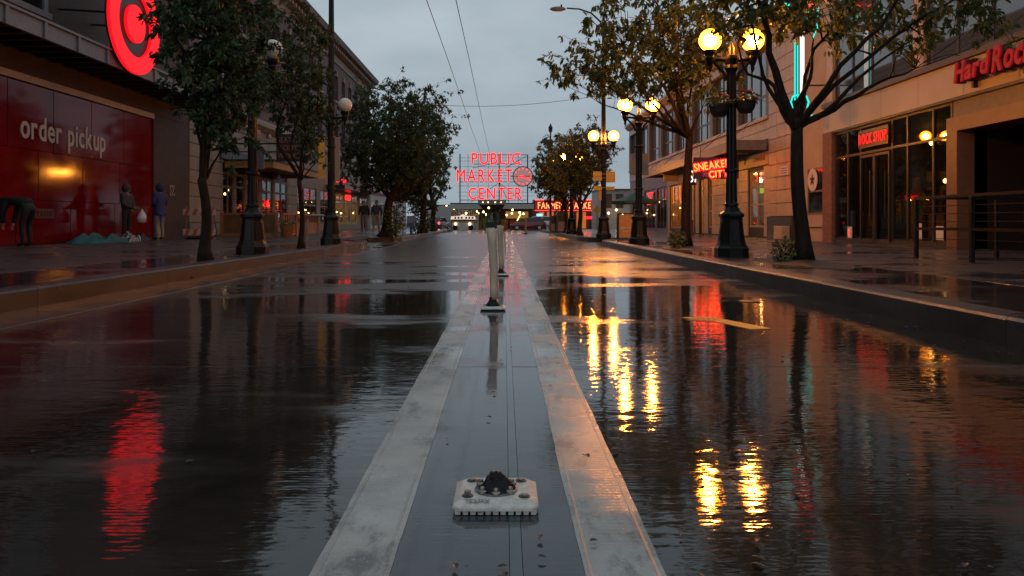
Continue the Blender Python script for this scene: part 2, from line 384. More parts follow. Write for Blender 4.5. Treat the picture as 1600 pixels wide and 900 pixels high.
# bent yellow marking in the carriageway on the right
MB().prism([(1.40, 5.82), (1.64, 5.84), (1.88, 5.20), (1.72, 5.16), (1.57, 5.60), (1.40, 5.62)], 2, 0.0005, 0.0025).build("yellow_mark_sheen", M_yline, road)
MB().prism([(0.9, 14.9), (2.75, 15.2), (2.75, 15.45), (0.9, 15.15)], 2, 0.0005, 0.0025).build("yellow_mark_sheen", M_yline, road)  # gold lamp sheen on the wet road, put in as a yellow strip
MB().prism([(1.3, 19.6), (2.85, 20.0), (2.85, 20.5), (1.3, 20.1)], 2, 0.0005, 0.0025).build("yellow_mark_sheen", M_yline, road)  # farther strip of gold sheen, likewise painted onto the road
mc = MB().lathe([(0.10, -0.02), (0.10, 0.004), (0.085, 0.008), (0.02, 0.009)], (2.32, 7.0, 0), 20).build("valve_cover", M_black, road)

def pavement(name, label, polys, m, cat="pavement"):
    p = thing(name, label, cat, (polys[0][0][0], polys[0][0][1], 0), kind="structure"); return p
# left: kerb line with a loading notch between Y 23.4 and 28
pl = thing("pavement_left", "wide wet pavement in front of the red wall and restaurant", "pavement", (-8, 10, 0), kind="structure")
MB().prism([(-18, -6), (LC-0.30, -6), (LC-0.30, 22.6), (-5.1, 24.0), (-5.1, 27.4), (LC-0.25, 28.6), (LC-0.25, 62), (-18, 62)], 2, -0.3, SW-0.012).build("pavement_bed", M_base, pl)
for a in np.arange(-6, 22.5, 2.6):
    b = min(a+2.59, 22.6)
    piece("paving_slab", pl, -5.75, LC-0.305, a, b, 0.02, SW, M_walk2, 0.004)
for a in np.arange(28.7, 60, 4.2): piece("paving_slab", pl, -5.75, LC-0.255, a, a+4.19, 0.02, SW, M_walk2, 0.004)
for a in np.arange(-6, 60, 3.3):
    for x0, x1 in ((-9.0, -5.76), (-12.3, -9.01), (-18, -12.31)): piece("paving_slab", pl, x0, x1, a, a+3.29, 0.02, SW, M_walk, 0.004)
cl = thing("kerb_left", "low red-painted kerb along the pavement by the red wall", "kerb", (LC, 5, 0), kind="structure")
def kerb_run(root, pts, w, m, top, rad_steps=1):
    for (x0, y0), (x1, y1) in zip(pts, pts[1:]):
        d = Vector((x1-x0, y1-y0, 0)); L = d.length; d.normalize(); nrm = Vector((-d.y, d.x, 0)) * w
        n = max(1, round(L/2.6))
        for k in range(n):
            a = Vector((x0, y0, 0)) + d*(L*k/n+0.004); b = Vector((x0, y0, 0)) + d*(L*(k+1)/n-0.004)
            t = top + rnd.uniform(-0.004, 0.004); c = 0.018
            mb = MB()
            prof = [(0, -0.1), (0, t-c), (c, t), (1.0, t), (1.0, -0.1)]
            ring = lambda q: [(q.x+nrm.x*(u if u > 0.5 else u/w), q.y+nrm.y*(u if u > 0.5 else u/w), z+min(zg(q.y), 0)) for u, z in prof]
            A, Bq = ring(a), ring(b); i = len(mb.v); mb.v += A + Bq; m_ = len(prof)
            for j in range(m_): mb.f.append((i+j, i+(j+1) % m_, i+m_+(j+1) % m_, i+m_+j))
            mb.f.append(tuple(range(i, i+m_))[::-1]); mb.f.append(tuple(range(i+m_, i+2*m_)))
            mb.build("kerb_stone", m, root)
kerb_run(cl, [(LC, -6), (LC, 21.6), (LC-0.08, 22.7), (LC-0.36, 23.6), (-4.9, 24.1), (-5.0, 27.3), (LC-0.1, 28.3), (LC+0.1, 29.2), (LC+0.05, 48), (LC-0.4, 61)], 0.30, M_curbL, SW+0.012)
M_gut = wet("wet_gutter_concrete", (0.03, 0.025, 0.023), (0.065, 0.055, 0.05), 0.06, 0.22, ripple=0.0008, pud=0.5)
for a in np.arange(-3, 21.5, 3.05): piece("gutter_slab", cl, LC+0.004, LC+0.62, a+0.004, a+3.046, -0.05, 0.005, M_gut, 0.003)
pr = thing("pavement_right", "wet pavement below the lit street lamps and shopfronts", "pavement", (6, 10, 0), kind="structure")
MB().prism([(16, -6), (16, 61), (RC+0.25, 61), (RC+0.25, 28.6), (RC+0.7, 27.6), (RC+1.6, 27.4), (RC+1.6, 25.2), (RC+0.55, 24.7), (RC+0.27, 23.8), (RC+0.27, -6)], 2, -0.3, SW-0.012).build("pavement_bed", M_base, pr)
for a in np.arange(-6, 23.5, 2.95): piece("paving_slab", pr, RC+0.275, 4.75, a, min(a+2.94, 23.8), 0.02, SW, M_walk2, 0.004)
for a in np.arange(28.6, 60, 4.2): piece("paving_slab", pr, RC+0.275, 4.75, a, a+4.19, 0.02, SW, M_walk2, 0.004)
for a in np.arange(-6, 60, 3.3):
    for x0, x1 in ((4.76, 7.2), (7.21, 9.8), (9.81, 16)): piece("paving_slab", pr, x0, x1, a, a+3.29, 0.02, SW, M_walk, 0.004)
ck = thing("kerb_right", "dark granite kerb below the lit street lamps", "kerb", (RC, 5, 0), kind="structure")
kerb_run(ck, [(RC+1.6, 25.0), (RC+0.5, 24.6), (RC+0.1, 23.9), (RC, 22.9), (RC, -6)], 0.27, M_curbR, SW+0.014)
kerb_run(ck, [(RC-0.1, 61), (RC-0.1, 30.0), (RC+0.15, 28.4), (RC+0.7, 27.5), (RC+1.6, 27.2)], 0.27, M_curbR, SW+0.014)
# bare soil round the trees on the right
M_soil = mat("wet_soil", (0.03, 0.021, 0.015), 0.55, var=0.5, scale=20, bump=1.0, bscale=50)
for (x, y, s) in ((4.3, 10.7, 1.5), (4.08, 16.6, 1.3)):
    mb = MB(); n = 22; rr = random.Random(int(y)); ring = [(x+math.cos(2*math.pi*k/n)*0.52*rr.uniform(.85, 1.1), y+math.sin(2*math.pi*k/n)*s*rr.uniform(.85, 1.1), SW+0.003) for k in range(n)]
    mid = [(x+(a-x)*0.5, y+(b-y)*0.5, SW+0.03+rr.uniform(0, .02)) for a, b, c in ring]
    i = 0; mb.v = ring + mid + [(x, y, SW+0.07)]
    for k in range(n): mb.f += [(k, (k+1) % n, n+(k+1) % n, n+k), (n+k, n+(k+1) % n, 2*n)]
    mb.build("tree_pit_soil", M_soil, pr, True)
# ------------------------------------------------------------------ buildings, helpers
def wall(x0, x1, y0, y1, z0, z1, holes=()):
    """wall slab in the Y-Z plane with rectangular openings (ya, yb, za, zb)"""
    ys = sorted({y0, y1, *[v for h in holes for v in h[:2]]}); mb = MB()
    ys = [y for y in ys if y0 <= y <= y1]
    for a, b in zip(ys, ys[1:]):
        mid = (a+b)/2; cuts = sorted((h[2], h[3]) for h in holes if h[0] < mid < h[1]); z = z0
        for c, d in cuts:
            if c > z + 1e-6: mb.box(x0, x1, a, b, z, c)
            z = max(z, d)
        if z < z1 - 1e-6: mb.box(x0, x1, a, b, z, z1)
    return mb
def glazing(parent, xw, sgn, hole, ny, nz, mg, mf, fw=0.06, depth=0.12, zs=None, ysplit=None, name="window"):
    """frame set into an opening + one pane object per light; sgn = +1 when the street lies towards +X"""
    ya, yb, za, zb = hole; fx0, fx1 = sorted((xw - sgn*depth, xw - sgn*(depth-0.07)))
    ysp = ysplit or [ya + (yb-ya)*k/ny for k in range(ny+1)]
    zsp = zs or [za + (zb-za)*k/nz for k in range(nz+1)]
    fr = MB()
    for k, y in enumerate(ysp):
        a = y if k == 0 else (y-fw if k == len(ysp)-1 else y-fw/2); fr.box(fx0, fx1, a, a+fw, za, zb)
    for k, z in enumerate(zsp):
        a = z if k == 0 else (z-fw if k == len(zsp)-1 else z-fw/2)
        for p, q in zip(ysp, ysp[1:]): fr.box(fx0+0.003, fx1-0.003, p+fw/2, q-fw/2, a, a+fw)
    w = fr.build(name, mf, parent)
    gx_ = (fx0+fx1)/2
    for p, q in zip(ysp, ysp[1:]):
        for r, s in zip(zsp, zsp[1:]): piece("pane", w, gx_-0.006, gx_+0.006, p+fw*0.3, q-fw*0.3, r+fw*0.3, s-fw*0.3, mg, 0)
    return w
def room(parent, xw, sgn, ya, yb, za, zb, depth, m, mfloor=None):
    """hollow room behind a shopfront: back, sides, ceiling, floor"""
    xa, xb = xw - sgn*0.135, xw - sgn*depth
    mb = MB()
    mb.quad((xb, ya, za), (xb, yb, za), (xb, yb, zb), (xb, ya, zb)); mb.quad((xa, ya, za), (xb, ya, za), (xb, ya, zb), (xa, ya, zb))
    mb.quad((xa, yb, za), (xb, yb, za), (xb, yb, zb), (xa, yb, zb)); mb.quad((xa, ya, zb), (xb, ya, zb), (xb, yb, zb), (xa, yb, zb)); mb.quad((xa, ya, za), (xb, ya, za), (xb, yb, za), (xa, yb, za))
    return mb.build("interior", m, parent)
rr = random.Random(3)
M_tile = mat("cream_terracotta", (0.43, 0.31, 0.21), 0.38, var=0.18, scale=2.5, bump=0.1)
M_tan = mat("tan_render", (0.40, 0.29, 0.20), 0.6, var=0.15, scale=1.5, bump=0.15)
M_panel = mat("beige_metal_panel", (0.42, 0.34, 0.26), 0.42, var=0.12, scale=1.2)
M_steel = mat("brown_painted_steel", (0.085, 0.06, 0.05), 0.4)
M_granite = mat("dark_granite", (0.05, 0.045, 0.042), 0.25, var=0.4, scale=30)
M_mull = mat("dark_mullion", (0.035, 0.028, 0.025), 0.35)
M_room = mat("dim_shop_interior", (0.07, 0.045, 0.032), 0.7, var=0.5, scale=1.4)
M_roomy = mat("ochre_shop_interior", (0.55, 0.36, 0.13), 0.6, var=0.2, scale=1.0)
M_redbrick = brick("red_brick", (0.24, 0.085, 0.055), (0.17, 0.06, 0.042), (0.14, 0.11, 0.09))
M_white = mat("white_board", (0.6, 0.56, 0.5), 0.5, var=0.1)
M_inkdark = mat("dark_ink", (0.03, 0.022, 0.02), 0.5)

# ------------------------------------------------------------------ rock cafe building (right, nearest)
hr = thing("rock_cafe_building", "beige panelled cafe building with red script sign and dark glazed shopfront", "building", (RX, 16, 0))
Y0, Y1 = 2.0, 22.4
gl_holes = [(16.0, 21.75, 0.25, 3.38)]
MB().box(RX+0.02, RX+0.5, Y0, 10.5, 0.1, 3.42).box(RX+0.02, RX+0.5, 10.5, 15.95, 2.98, 3.42).box(RX+0.02, RX+0.5, 15.95, 16.0, 0.1, 3.42).build("wall", M_steel, hr)
B(RX-0.06, RX+0.5, 21.78, 22.4, 0.1, 3.42).build("brick_pier", M_redbrick, hr)
B(RX+0.2, RX+0.6, Y0, Y1, 3.42, 10.2).build("upper_wall", M_tan, hr)
y = Y0
while y < Y1-0.1:
    b = min(y+1.7, Y1); piece("cladding_panel", hr, RX-0.02, RX+0.19, y+0.006, b-0.006, 3.43, 4.16, M_panel, 0.006); y = b
B(RX-0.10, RX+0.19, Y0, Y1, 4.17, 4.30).build("sill_band", M_steel, hr)
B(RX-0.05, RX+0.19, Y0, Y1, 3.36, 3.425).build("head_rail", M_mull, hr)
# upper windows between lit posts
zt = 7.9
piers = [2.2, 7.0, 12.2, 17.2, 21.9]
for a, b in zip(piers, piers[1:]):
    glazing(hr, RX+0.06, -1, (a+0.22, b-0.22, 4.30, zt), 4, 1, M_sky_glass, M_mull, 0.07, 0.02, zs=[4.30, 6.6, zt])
for k, y in enumerate(piers): piece("pier", hr, RX-0.08, RX+0.19, y-0.21, y+0.21, 4.305, zt, M_tile, 0.01)
B(RX-0.15, RX+0.3, Y0, Y1, zt, 8.5).build("parapet", M_panel, hr)
# shopfront
ysp = [16.05, 16.78, 17.85, 18.55, 20.2, 20.95, 21.75]
w = glazing(hr, RX+0.0, -1, (16.05, 21.75, 0.25, 3.36), 6, 2, M_shopdark, M_mull, 0.06, 0.10, zs=[0.25, 2.62, 3.36], ysplit=ysp)
B(RX-0.01, RX+0.2, 16.0, 21.78, 0.1, 0.25).build("stall_riser", M_granite, hr)
for yy in (18.6, 19.38):                                           # double glass doors with bar handles
    d = MB().box(RX-0.02, RX+0.03, yy, yy+0.05, 0.2, 2.55).box(RX-0.02, RX+0.03, yy+0.70, yy+0.75, 0.2, 2.55).box(RX-0.018, RX+0.028, yy+0.05, yy+0.70, 2.48, 2.55).box(RX-0.018, RX+0.028, yy+0.05, yy+0.70, 0.2, 0.3).build("door", M_dark, hr)
    hy = yy+0.64 if yy < 19 else yy+0.1
    MB().tube([(RX-0.07, hy, 0.9), (RX-0.07, hy, 2.1)], 0.014, 6).build("handle", mat("steel_bar", (0.4, 0.38, 0.36), 0.25, 1.0), d)
room(hr, RX, -1, 15.9, 21.75, 0.2, 3.36, 4.0, M_room)
# things inside the shop that show through the glass
it = MB().box(RX+2.0, RX+2.3, 19.0, 19.9, 0.2, 1.15).box(RX+1.6, RX+2.2, 17.0, 17.9, 0.2, 1.0).box(RX+1.0, RX+1.5, 20.5, 21.4, 0.2, 0.9).build("display_counter", M_dark, hr)
MB().lathe([(0.15, 0), (0.2, .5), (.14, .8), (0.22, 1.15), (.1, 1.35), (.09, 1.6), (.02, 1.65)], (RX+1.2, 19.55, 0.3), 10).build("dress_form", mat("gold_costume", (0.6, 0.4, 0.14), 0.4), hr)
piece("lit_picture", hr, RX+3.9, RX+3.96, 18.9, 19.7, 1.1, 2.1, emit("lit_picture_glow", (1.0, 0.55, 0.2), 0.7), 0)
for k, (yy, zz, c) in enumerate(((20.6, 1.3, (1, .5, .15)), (17.4, 1.9, (1, .45, .12)), (16.5, 2.6, (1, .5, .2)))): MB().ball((RX+2.6, yy, zz+0.6), 0.07, 8, 6).build("pendant_bulb", M_bulb, hr)
for (yy, z0, z1, m_) in ((20.65, 0.30, 0.62, M_white), (17.2, 0.35, 0.72, M_white), (16.35, 0.35, 0.66, M_white)):
    piece("notice", hr, RX+0.01, RX+0.018, yy, yy+0.28, z0, z1, m_, 0)
letters(hr, "i", (RX+0.008, 20.85, 0.36), WEST, 0.2, 0.06, M_red_neon, depth=0.003)
# recessed entrance portal, dark behind
for yy in (17.2, 20.6): MB().ball((RX+2.2, yy, 2.95), 0.05, 8, 6).build("pendant_bulb", emit("shop_bulb", (1.0, 0.50, 0.10), 110.0), hr)  # extra bulbs added to brighten the brown interior behind the glass
MB().box(RX-0.14, RX+0.5, 15.62, 15.99, 0.1, 2.98).box(RX-0.14, RX+0.5, 10.3, 15.62, 2.68, 2.98).box(RX-0.14, RX+0.5, 10.0, 10.3, 0.1, 2.98).build("portal_frame", mat("copper_brown_cladding", (0.15, 0.075, 0.045), 0.4, var=0.2), hr)
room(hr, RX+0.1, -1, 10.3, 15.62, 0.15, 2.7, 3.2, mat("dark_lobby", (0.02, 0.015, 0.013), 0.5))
MB().lathe([(0.16, 0), (0.15, 0.03), (0.02, 0.05)], (RX+0.75, 13.55, 2.62), 14).build("ceiling_light", emit("lobby_light", (1, 0.5, 0.25), 3.0), hr)
piece("lit_poster", hr, RX+3.2, RX+3.24, 14.2, 15.1, 0.9, 1.7, emit("poster_glow", (0.7, 0.33, 0.12), 0.35), 0)
piece("lit_poster", hr, RX+3.17, RX+3.195, 14.25, 14.6, 1.0, 1.4, emit("poster_red", (0.8, 0.05, 0.04), 0.7), 0)

# red script sign on the panel band
sg = thing("script_sign", "red illuminated script lettering sign on the beige band", "sign", (RX-0.25, 15, 3.5))
M_hr = emit("red_sign_face", (0.55, 0.008, 0.014), 0.38); M_hrs = mat("dark_red_sign_return", (0.10, 0.008, 0.01), 0.4)
for dx, m_, dp in ((RX-0.20, M_hrs, 0.09), (RX-0.32, M_hr, 0.012)):
    letters(sg, "Hard", (dx, 15.42, 3.65), WEST, 0.40, 1.08, m_, depth=dp, bevel=0.008, gap=0.07, slant=1, bold=0.02, shear=0.16)
    letters(sg, "Rock", (dx, 14.22, 3.64), WEST, 0.47, 1.12, m_, depth=dp, bevel=0.008, gap=0.07, slant=1, bold=0.02, shear=0.16)
MB().box(RX-0.12, RX-0.03, 13.6, 13.66, 3.5, 4.1).box(RX-0.12, RX-0.03, 15.1, 15.16, 3.5, 4.1).build("bracket", M_dark, sg)
# small neon in the transom
ng = thing("neon_window_sign", "small red neon word sign in the transom above the glass doors", "sign", (RX-0.04, 19.5, 2.8))
MB().box(RX-0.035, RX-0.022, 18.62, 20.18, 2.74, 3.22).build("backing", mat("dark_red_acrylic", (0.06, 0.006, 0.008), 0.3), ng)
letters(ng, "ROCK SHOP", (RX-0.05, 20.12, 2.84), WEST, 0.27, 1.44, emit("dim_red_neon", (1.0, 0.008, 0.012), 1.6), depth=0.006, gap=0.22)
# guitar neon blade sign
gs = thing("guitar_neon_sign", "tall guitar-shaped neon blade sign outlined in teal and white", "sign", (8.75, 21.9, 3.6))
gc = 8.72; gy = 21.9
body = [(0.0, 3.60), (0.26, 3.66), (0.37, 3.84), (0.30, 4.02), (0.22, 4.12), (0.26, 4.30), (0.20, 4.46), (0.07, 4.50)]
outl = [(gc+x, z) for x, z in body] + [(gc-x, z) for x, z in body[::-1]]
MB().prism(outl, 1, gy-0.06, gy+0.06).build("body", mat("sign_body_black", (0.02, 0.012, 0.012), 0.4), gs)
MB().tube([(x, gy-0.085, z) for x, z in outl], 0.026, 6).build("teal_tube", M_teal_neon, gs)
B(gc-0.09, gc+0.09, gy-0.05, gy+0.05, 4.45, 6.75).build("neck", mat("sign_neck", (0.1, 0.07, 0.05), 0.4), gs)
for dx in (0.03, 0.075, 0.12): MB().tube([(gc+dx, gy-0.075, 4.5), (gc+dx, gy-0.075, 6.7)], 0.019, 6).build("white_tube", M_white_neon, gs)
for dx in (-0.14, -0.06): MB().tube([(gc+dx, gy-0.075, 4.35), (gc+dx, gy-0.075, 6.1)], 0.02, 6).build("teal_tube", M_teal_neon, gs)
MB().prism([(gc-0.12, 6.7), (gc+0.12, 6.7), (gc+0.25, 7.3), (gc-0.25, 7.3)], 1, gy-0.05, gy+0.05).build("headstock", mat("sign_body_black", (0, 0, 0)), gs)
for sx in (-1, 1):
    for k in range(3): MB().tube([(gc+sx*(0.2+0.03*k), gy-0.02, 6.8+0.18*k), (gc+sx*(0.40+0.03*k), gy-0.02, 6.86+0.18*k)], 0.03, 6).build("tuning_peg", M_teal_neon, gs)
MB().tube([(gc+0.40, gy-0.07, 6.2), (gc+0.52, gy-0.07, 6.5), (gc+0.55, gy-0.07, 7.1)], 0.02, 6).build("teal_tube", M_teal_neon, gs)
MB().prism([(gc+0.15+0.30*math.cos(a), 7.35+0.30*math.sin(a)) for a in np.linspace(0, 2*math.pi, 24, endpoint=False)], 1, gy-0.10, gy-0.052).build("red_disc", M_hr, gs)
MB().tube([(gc+0.15+0.27*math.cos(a), gy-0.12, 7.35+0.27*math.sin(a)) for a in np.linspace(0, 2*math.pi, 25)], 0.02, 6).build("red_tube", M_red_neon, gs)
for z in (4.8, 6.4): MB().tube([(gc+0.08, gy, z), (RX+0.3, gy, z)], 0.03, 6).build("bracket", M_steel, gs)

# ------------------------------------------------------------------ tan link wall with the star window
lw = thing("link_wall_building", "plain tan wall with a star-badge window beside the brick pier", "building", (RX, 23.4, 0))
hole = (22.45, 23.75, 0.98, 2.45)
wall(RX+0.05, RX+0.45, 22.41, 24.5, 0.1, 8.2, [hole]).build("wall", M_tan, lw)
glazing(lw, RX+0.05, -1, hole, 1, 2, M_dim_glass, mat("grey_sash", (0.13, 0.11, 0.10), 0.4), 0.06, 0.06, zs=[0.98, 1.72, 2.45])
MB().prism([(23.35+0.36*math.cos(a), 2.08+0.36*math.sin(a)) for a in np.linspace(0, 2*math.pi, 32, endpoint=False)], 0, RX+0.03, RX+0.045).build("round_badge", M_white, lw)
MB().prism([(23.35+(0.2 if k % 2 == 0 else 0.08)*math.sin(k*math.pi/5), 2.08+(0.2 if k % 2 == 0 else 0.08)*math.cos(k*math.pi/5)) for k in range(10)], 0, RX+0.015, RX+0.028).build("star", M_inkdark, lw)
B(RX-0.02, RX+0.05, 22.41, 24.48, 0.60, 0.66).build("string_course", M_tile, lw)

# ------------------------------------------------------------------ shoe shop building
sb = thing("shoe_shop_building", "cream tiled two-storey shop building with steel canopy and tall windows", "building", (RX, 40, 0))
YA, YB = 24.5, 57.0
# corner pilaster of tiles
B(RX+0.02, RX+0.5, 24.5, 26.9, 0.1, 8.15).build("pilaster_core", M_base, sb)
zr = [0.95 + 0.46*k for k in range(16)]
for a, b in zip(zr, zr[1:]):
    for p, q in ((24.52, 25.3), (25.3, 26.1), (26.1, 26.9)):
        piece("terracotta_tile", sb, RX-0.09, RX+0.018, p+0.008, q-0.008, a+0.008, b-0.008, M_tile, 0.008)
    piece("terracotta_tile", sb, RX-0.085, RX+0.35, 24.44, 24.495, a+0.008, b-0.008, M_tile, 0.006)
piece("granite_plinth", sb, RX-0.14, RX+0.02, 24.6, 26.95, 0.1, 0.94, M_granite, 0.02)
piece("utility_box", sb, RX-0.45, RX-0.15, 24.7, 25.4, SW, 0.62, M_tan, 0.02)
nb = piece("wall_notice", sb, RX-0.11, RX-0.092, 25.0, 25.75, 2.35, 2.68, M_white, 0.004)
for z_ in (2.42, 2.50, 2.58): piece("printed_line", sb, RX-0.114, RX-0.1105, 25.1, 25.65, z_, z_+0.025, M_inkdark, 0)
# ground-floor openings (ya, yb, za, zb)
o_shoe = (27.5, 29.3, 0.55, 2.72); o_side = (30.6, 31.4, 0.3, 2.6); o_doorL = (34.4, 35.1, 0.5, 2.8); o_door = (35.2, 36.8, 0.18, 2.8); o_doorR = (36.9, 37.7, 0.5, 2.8)
o_tan = (39.8, 43.2, 0.4, 2.9); o_dark1 = (44.2, 47.0, 0.3, 2.9); o_dark2 = (47.6, 51.2, 0.3, 2.9); o_far = (52.0, 56.0, 0.3, 2.8)
G = [o_shoe, o_side, o_doorL, o_door, o_doorR, o_tan]
wall(RX+0.0, RX+0.13, 26.9, 43.6, 0.1, 3.8, G).build("wall", M_base, sb)
wall(RX+0.0, RX+0.13, 43.6, YB, 0.1, 3.8, [o_dark1, o_dark2, o_far]).build("dark_shopfront", M_steel, sb)
def tile_face(y0, y1, z0, z1, holes, ty, tz, x0, x1):
    y = y0
    while y < y1-0.05:
        yb_ = min(y+ty, y1); z = z0
        while z < z1-0.03:
            zb_ = min(z+tz, z1); c = ((y+yb_)/2, (z+zb_)/2)
            hit = [h for h in holes if h[0] < yb_-0.02 and h[1] > y+0.02 and h[2] < zb_-0.02 and h[3] > z+0.02]
            if not hit: piece("terracotta_tile", sb, x0, x1, y+0.006, yb_-0.006, z+0.006, zb_-0.006, M_tile, 0.006)
            elif not any(h[0] <= y and h[1] >= yb_ for h in hit):
                h = hit[0]
                if h[0] > y+0.08: piece("terracotta_tile", sb, x0, x1, y+0.006, h[0]-0.006, z+0.006, zb_-0.006, M_tile, 0.006)
                if h[1] < yb_-0.08: piece("terracotta_tile", sb, x0, x1, h[1]+0.006, yb_-0.006, z+0.006, zb_-0.006, M_tile, 0.006)
            z = zb_
        y = yb_
tile_face(26.92, 43.6, 0.2, 2.84, G, 0.8, 0.44, RX-0.05, RX-0.002)
piece("logo_band", sb, RX-0.10, RX-0.002, 26.95, 43.5, 2.86, 3.34, M_panel, 0.01)
letters(sb, "CONVERSE", (RX-0.108, 28.5, 3.05), WEST, 0.16, 1.3, M_inkdark, depth=0.003)
for (c_, s_) in ((29.5, 0.2), (30.5, 0.15), (31.3, 0.2), (32.6, 0.17)):
    MB().prism([(c_, 3.28), (c_-s_*0.3, 3.15), (c_-s_, 3.26), (c_-s_*0.35, 3.04), (c_, 2.98+0.03), (c_+s_*0.3, 3.08)], 0, RX-0.112, RX-0.102).build("brand_mark", M_inkdark, sb)
glazing(sb, RX, -1, o_shoe, 2, 3, M_shop, mat("pale_window_frame", (0.42, 0.33, 0.25), 0.45), 0.07, 0.1, zs=[0.55, 1.42, 2.1, 2.72])
glazing(sb, RX, -1, o_side, 1, 2, M_shop, M_mull, 0.06, 0.1)
for o_ in (o_doorL, o_doorR): glazing(sb, RX, -1, o_, 1, 3, M_shop, mat("pale_window_frame", (0, 0, 0)), 0.06, 0.1)
glazing(sb, RX+0.1, -1, o_door, 2, 2, M_shop, M_tan, 0.07, 0.12, zs=[0.18, 2.3, 2.8], name="door")
glazing(sb, RX, -1, o_tan, 4, 2, M_shop, mat("ochre_frame", (0.36, 0.22, 0.09), 0.5), 0.08, 0.1)
for o_ in (o_dark1, o_dark2, o_far): glazing(sb, RX, -1, o_, 3, 2, M_shopdark, M_mull, 0.08, 0.1, zs=[0.3, 2.2, 2.85])
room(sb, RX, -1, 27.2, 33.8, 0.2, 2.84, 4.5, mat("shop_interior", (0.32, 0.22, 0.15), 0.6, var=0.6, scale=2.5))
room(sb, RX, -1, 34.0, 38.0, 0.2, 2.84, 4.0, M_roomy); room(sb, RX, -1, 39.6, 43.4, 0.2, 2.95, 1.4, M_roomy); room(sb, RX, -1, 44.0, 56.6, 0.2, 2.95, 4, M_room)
for (yy, xx, zz, r_) in ((35.6, 1.5, 2.05, 0.12), (37.3, 0.9, 2.45, 0.1), (40.8, 0.8, 2.6, 0.10), (42.4, 0.8, 2.6, 0.1), (28.6, 1.6, 2.6, 0.09), (30.6, 1.8, 2.6, 0.09), (32.6, 1.6, 2.6, 0.09), (46.0, 1.6, 2.6, 0.08)): MB().ball((RX+xx, yy, zz), r_, 10, 8).build("pendant_bulb", emit("shop_bulb", (1.0, 0.50, 0.10), 110.0), sb)
for (yy, xx, zz) in ((45, 2, 2.3), (46.4, 1.4, 1.9), (49, 2, 2.2), (50.4, 1.2, 2.3), (53.5, 1.5, 2.2)): MB().ball((RX+xx, yy, zz), 0.07, 8, 6).build("pendant_bulb", M_bulb, sb)
for k in range(9):
    yy = 27.7 + (k % 3)*0.55; zz = 0.75 + (k//3)*0.55; piece("shoe_box", sb, RX+0.5, RX+0.8, yy, yy+0.42, zz, zz+0.2, mat("box_%s" % ("tan", "blue", "white")[k % 3], ((0.4, 0.28, 0.15), (0.1, 0.13, 0.2), (0.45, 0.42, 0.4))[k % 3], 0.6), 0.01)
# neon in the shoe window
for a_ in (29.05, 28.6, 28.15, 27.75): MB().tube([(RX+0.17, a_, 2.56), (RX+0.17, a_-0.25, 2.58), (RX+0.17, a_-0.05, 2.36), (RX+0.17, a_-0.3, 2.38), (RX+0.17, a_-0.22, 2.47)], 0.016, 5).build("neon_scroll", M_red_neon, sb)
piece("lit_shelf_sign", sb, RX+0.2, RX+0.24, 27.8, 28.9, 1.86, 2.06, emit("green_shelf_light", (0.5, 0.65, 0.06), 0.9), 0)
piece("window_poster", sb, RX-0.06, RX-0.05, 30.7, 31.35, 1.4, 2.5, mat("framed_board", (0.04, 0.05, 0.055), 0.3), 0.01)
# stone course above the canopy, sill, upper windows
B(RX+0.03, RX+0.4, 26.9, YB, 3.8, 4.52).build("upper_band_core", M_base, sb)
for r_, (za, zb_) in enumerate(((3.80, 4.16), (4.16, 4.52))):
    y = 26.92 - (0.55 if r_ else 0)
    while y < YB-0.1:
        a = max(y, 26.92); b = min(y+1.15, YB); piece("stone_block", sb, RX-0.05, RX+0.028, a+0.008, b-0.008, za+0.006, zb_-0.006, M_tile, 0.01); y += 1.15
B(RX-0.14, RX+0.3, 26.92, YB, 4.525, 4.66).build("sill_course", M_tile, sb)
bays = np.linspace(27.0, 56.9, 9)
B(RX+0.25, RX+0.5, 26.9, YB, 4.66, 8.1).build("upper_wall", M_base, sb)
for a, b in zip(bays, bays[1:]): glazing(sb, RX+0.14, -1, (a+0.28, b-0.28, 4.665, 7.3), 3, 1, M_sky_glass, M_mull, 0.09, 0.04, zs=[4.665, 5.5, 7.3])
for y in bays: piece("pier", sb, RX-0.06, RX+0.24, y-0.27, y+0.27, 4.668, 7.3, mat("brown_pier", (0.13, 0.085, 0.06), 0.45), 0.015)
B(RX-0.08, RX+0.3, 26.92, YB, 7.302, 7.75).build("frieze", M_tile, sb)
MB().prism([(RX+0.3, 7.75), (RX-0.2, 7.75), (RX-0.42, 7.98), (RX-0.42, 8.14), (RX+0.3, 8.14)], 1, 24.5, YB).build("cornice", M_tile, sb)
B(RX+0.3, RX+8, YB-0.3, YB, 0.1, 8.0).build("end_wall", M_tan, sb)
B(RX+0.5, RX+9, 2, YB-0.31, 7.9, 8.0).build("roof", M_steel, sb)
# steel canopy with tie rods
M_can = mat("pale_brown_canopy_steel", (0.19, 0.145, 0.115), 0.4)
cx = 8.3
MB().box(cx, cx+0.08, 26.9, 44.0, 3.36, 3.74).box(cx+0.08, RX-0.16, 26.9, 26.98, 3.38, 3.74).box(cx+0.08, RX-0.16, 43.92, 44.0, 3.38, 3.74).build("canopy_fascia", M_can, sb)
MB().box(cx+0.08, RX-0.15, 26.98, 43.92, 3.60, 3.66).build("canopy_deck", M_can, sb)
for y in np.arange(27.8, 43.8, 1.15): piece("canopy_beam", sb, cx+0.08, RX-0.12, y, y+0.07, 3.40, 3.598, M_can, 0)
for y in np.arange(28.5, 43.8, 3.8): MB().tube([(cx+0.15, y, 3.72), (RX-0.05, y-0.1, 4.75)], 0.014, 5).build("tie_rod", M_black, sb)
MB().tube([(cx+0.25, 34.0, SW), (cx+0.25, 34.0, 3.40)], 0.085, 10).build("canopy_post", M_steel, sb)
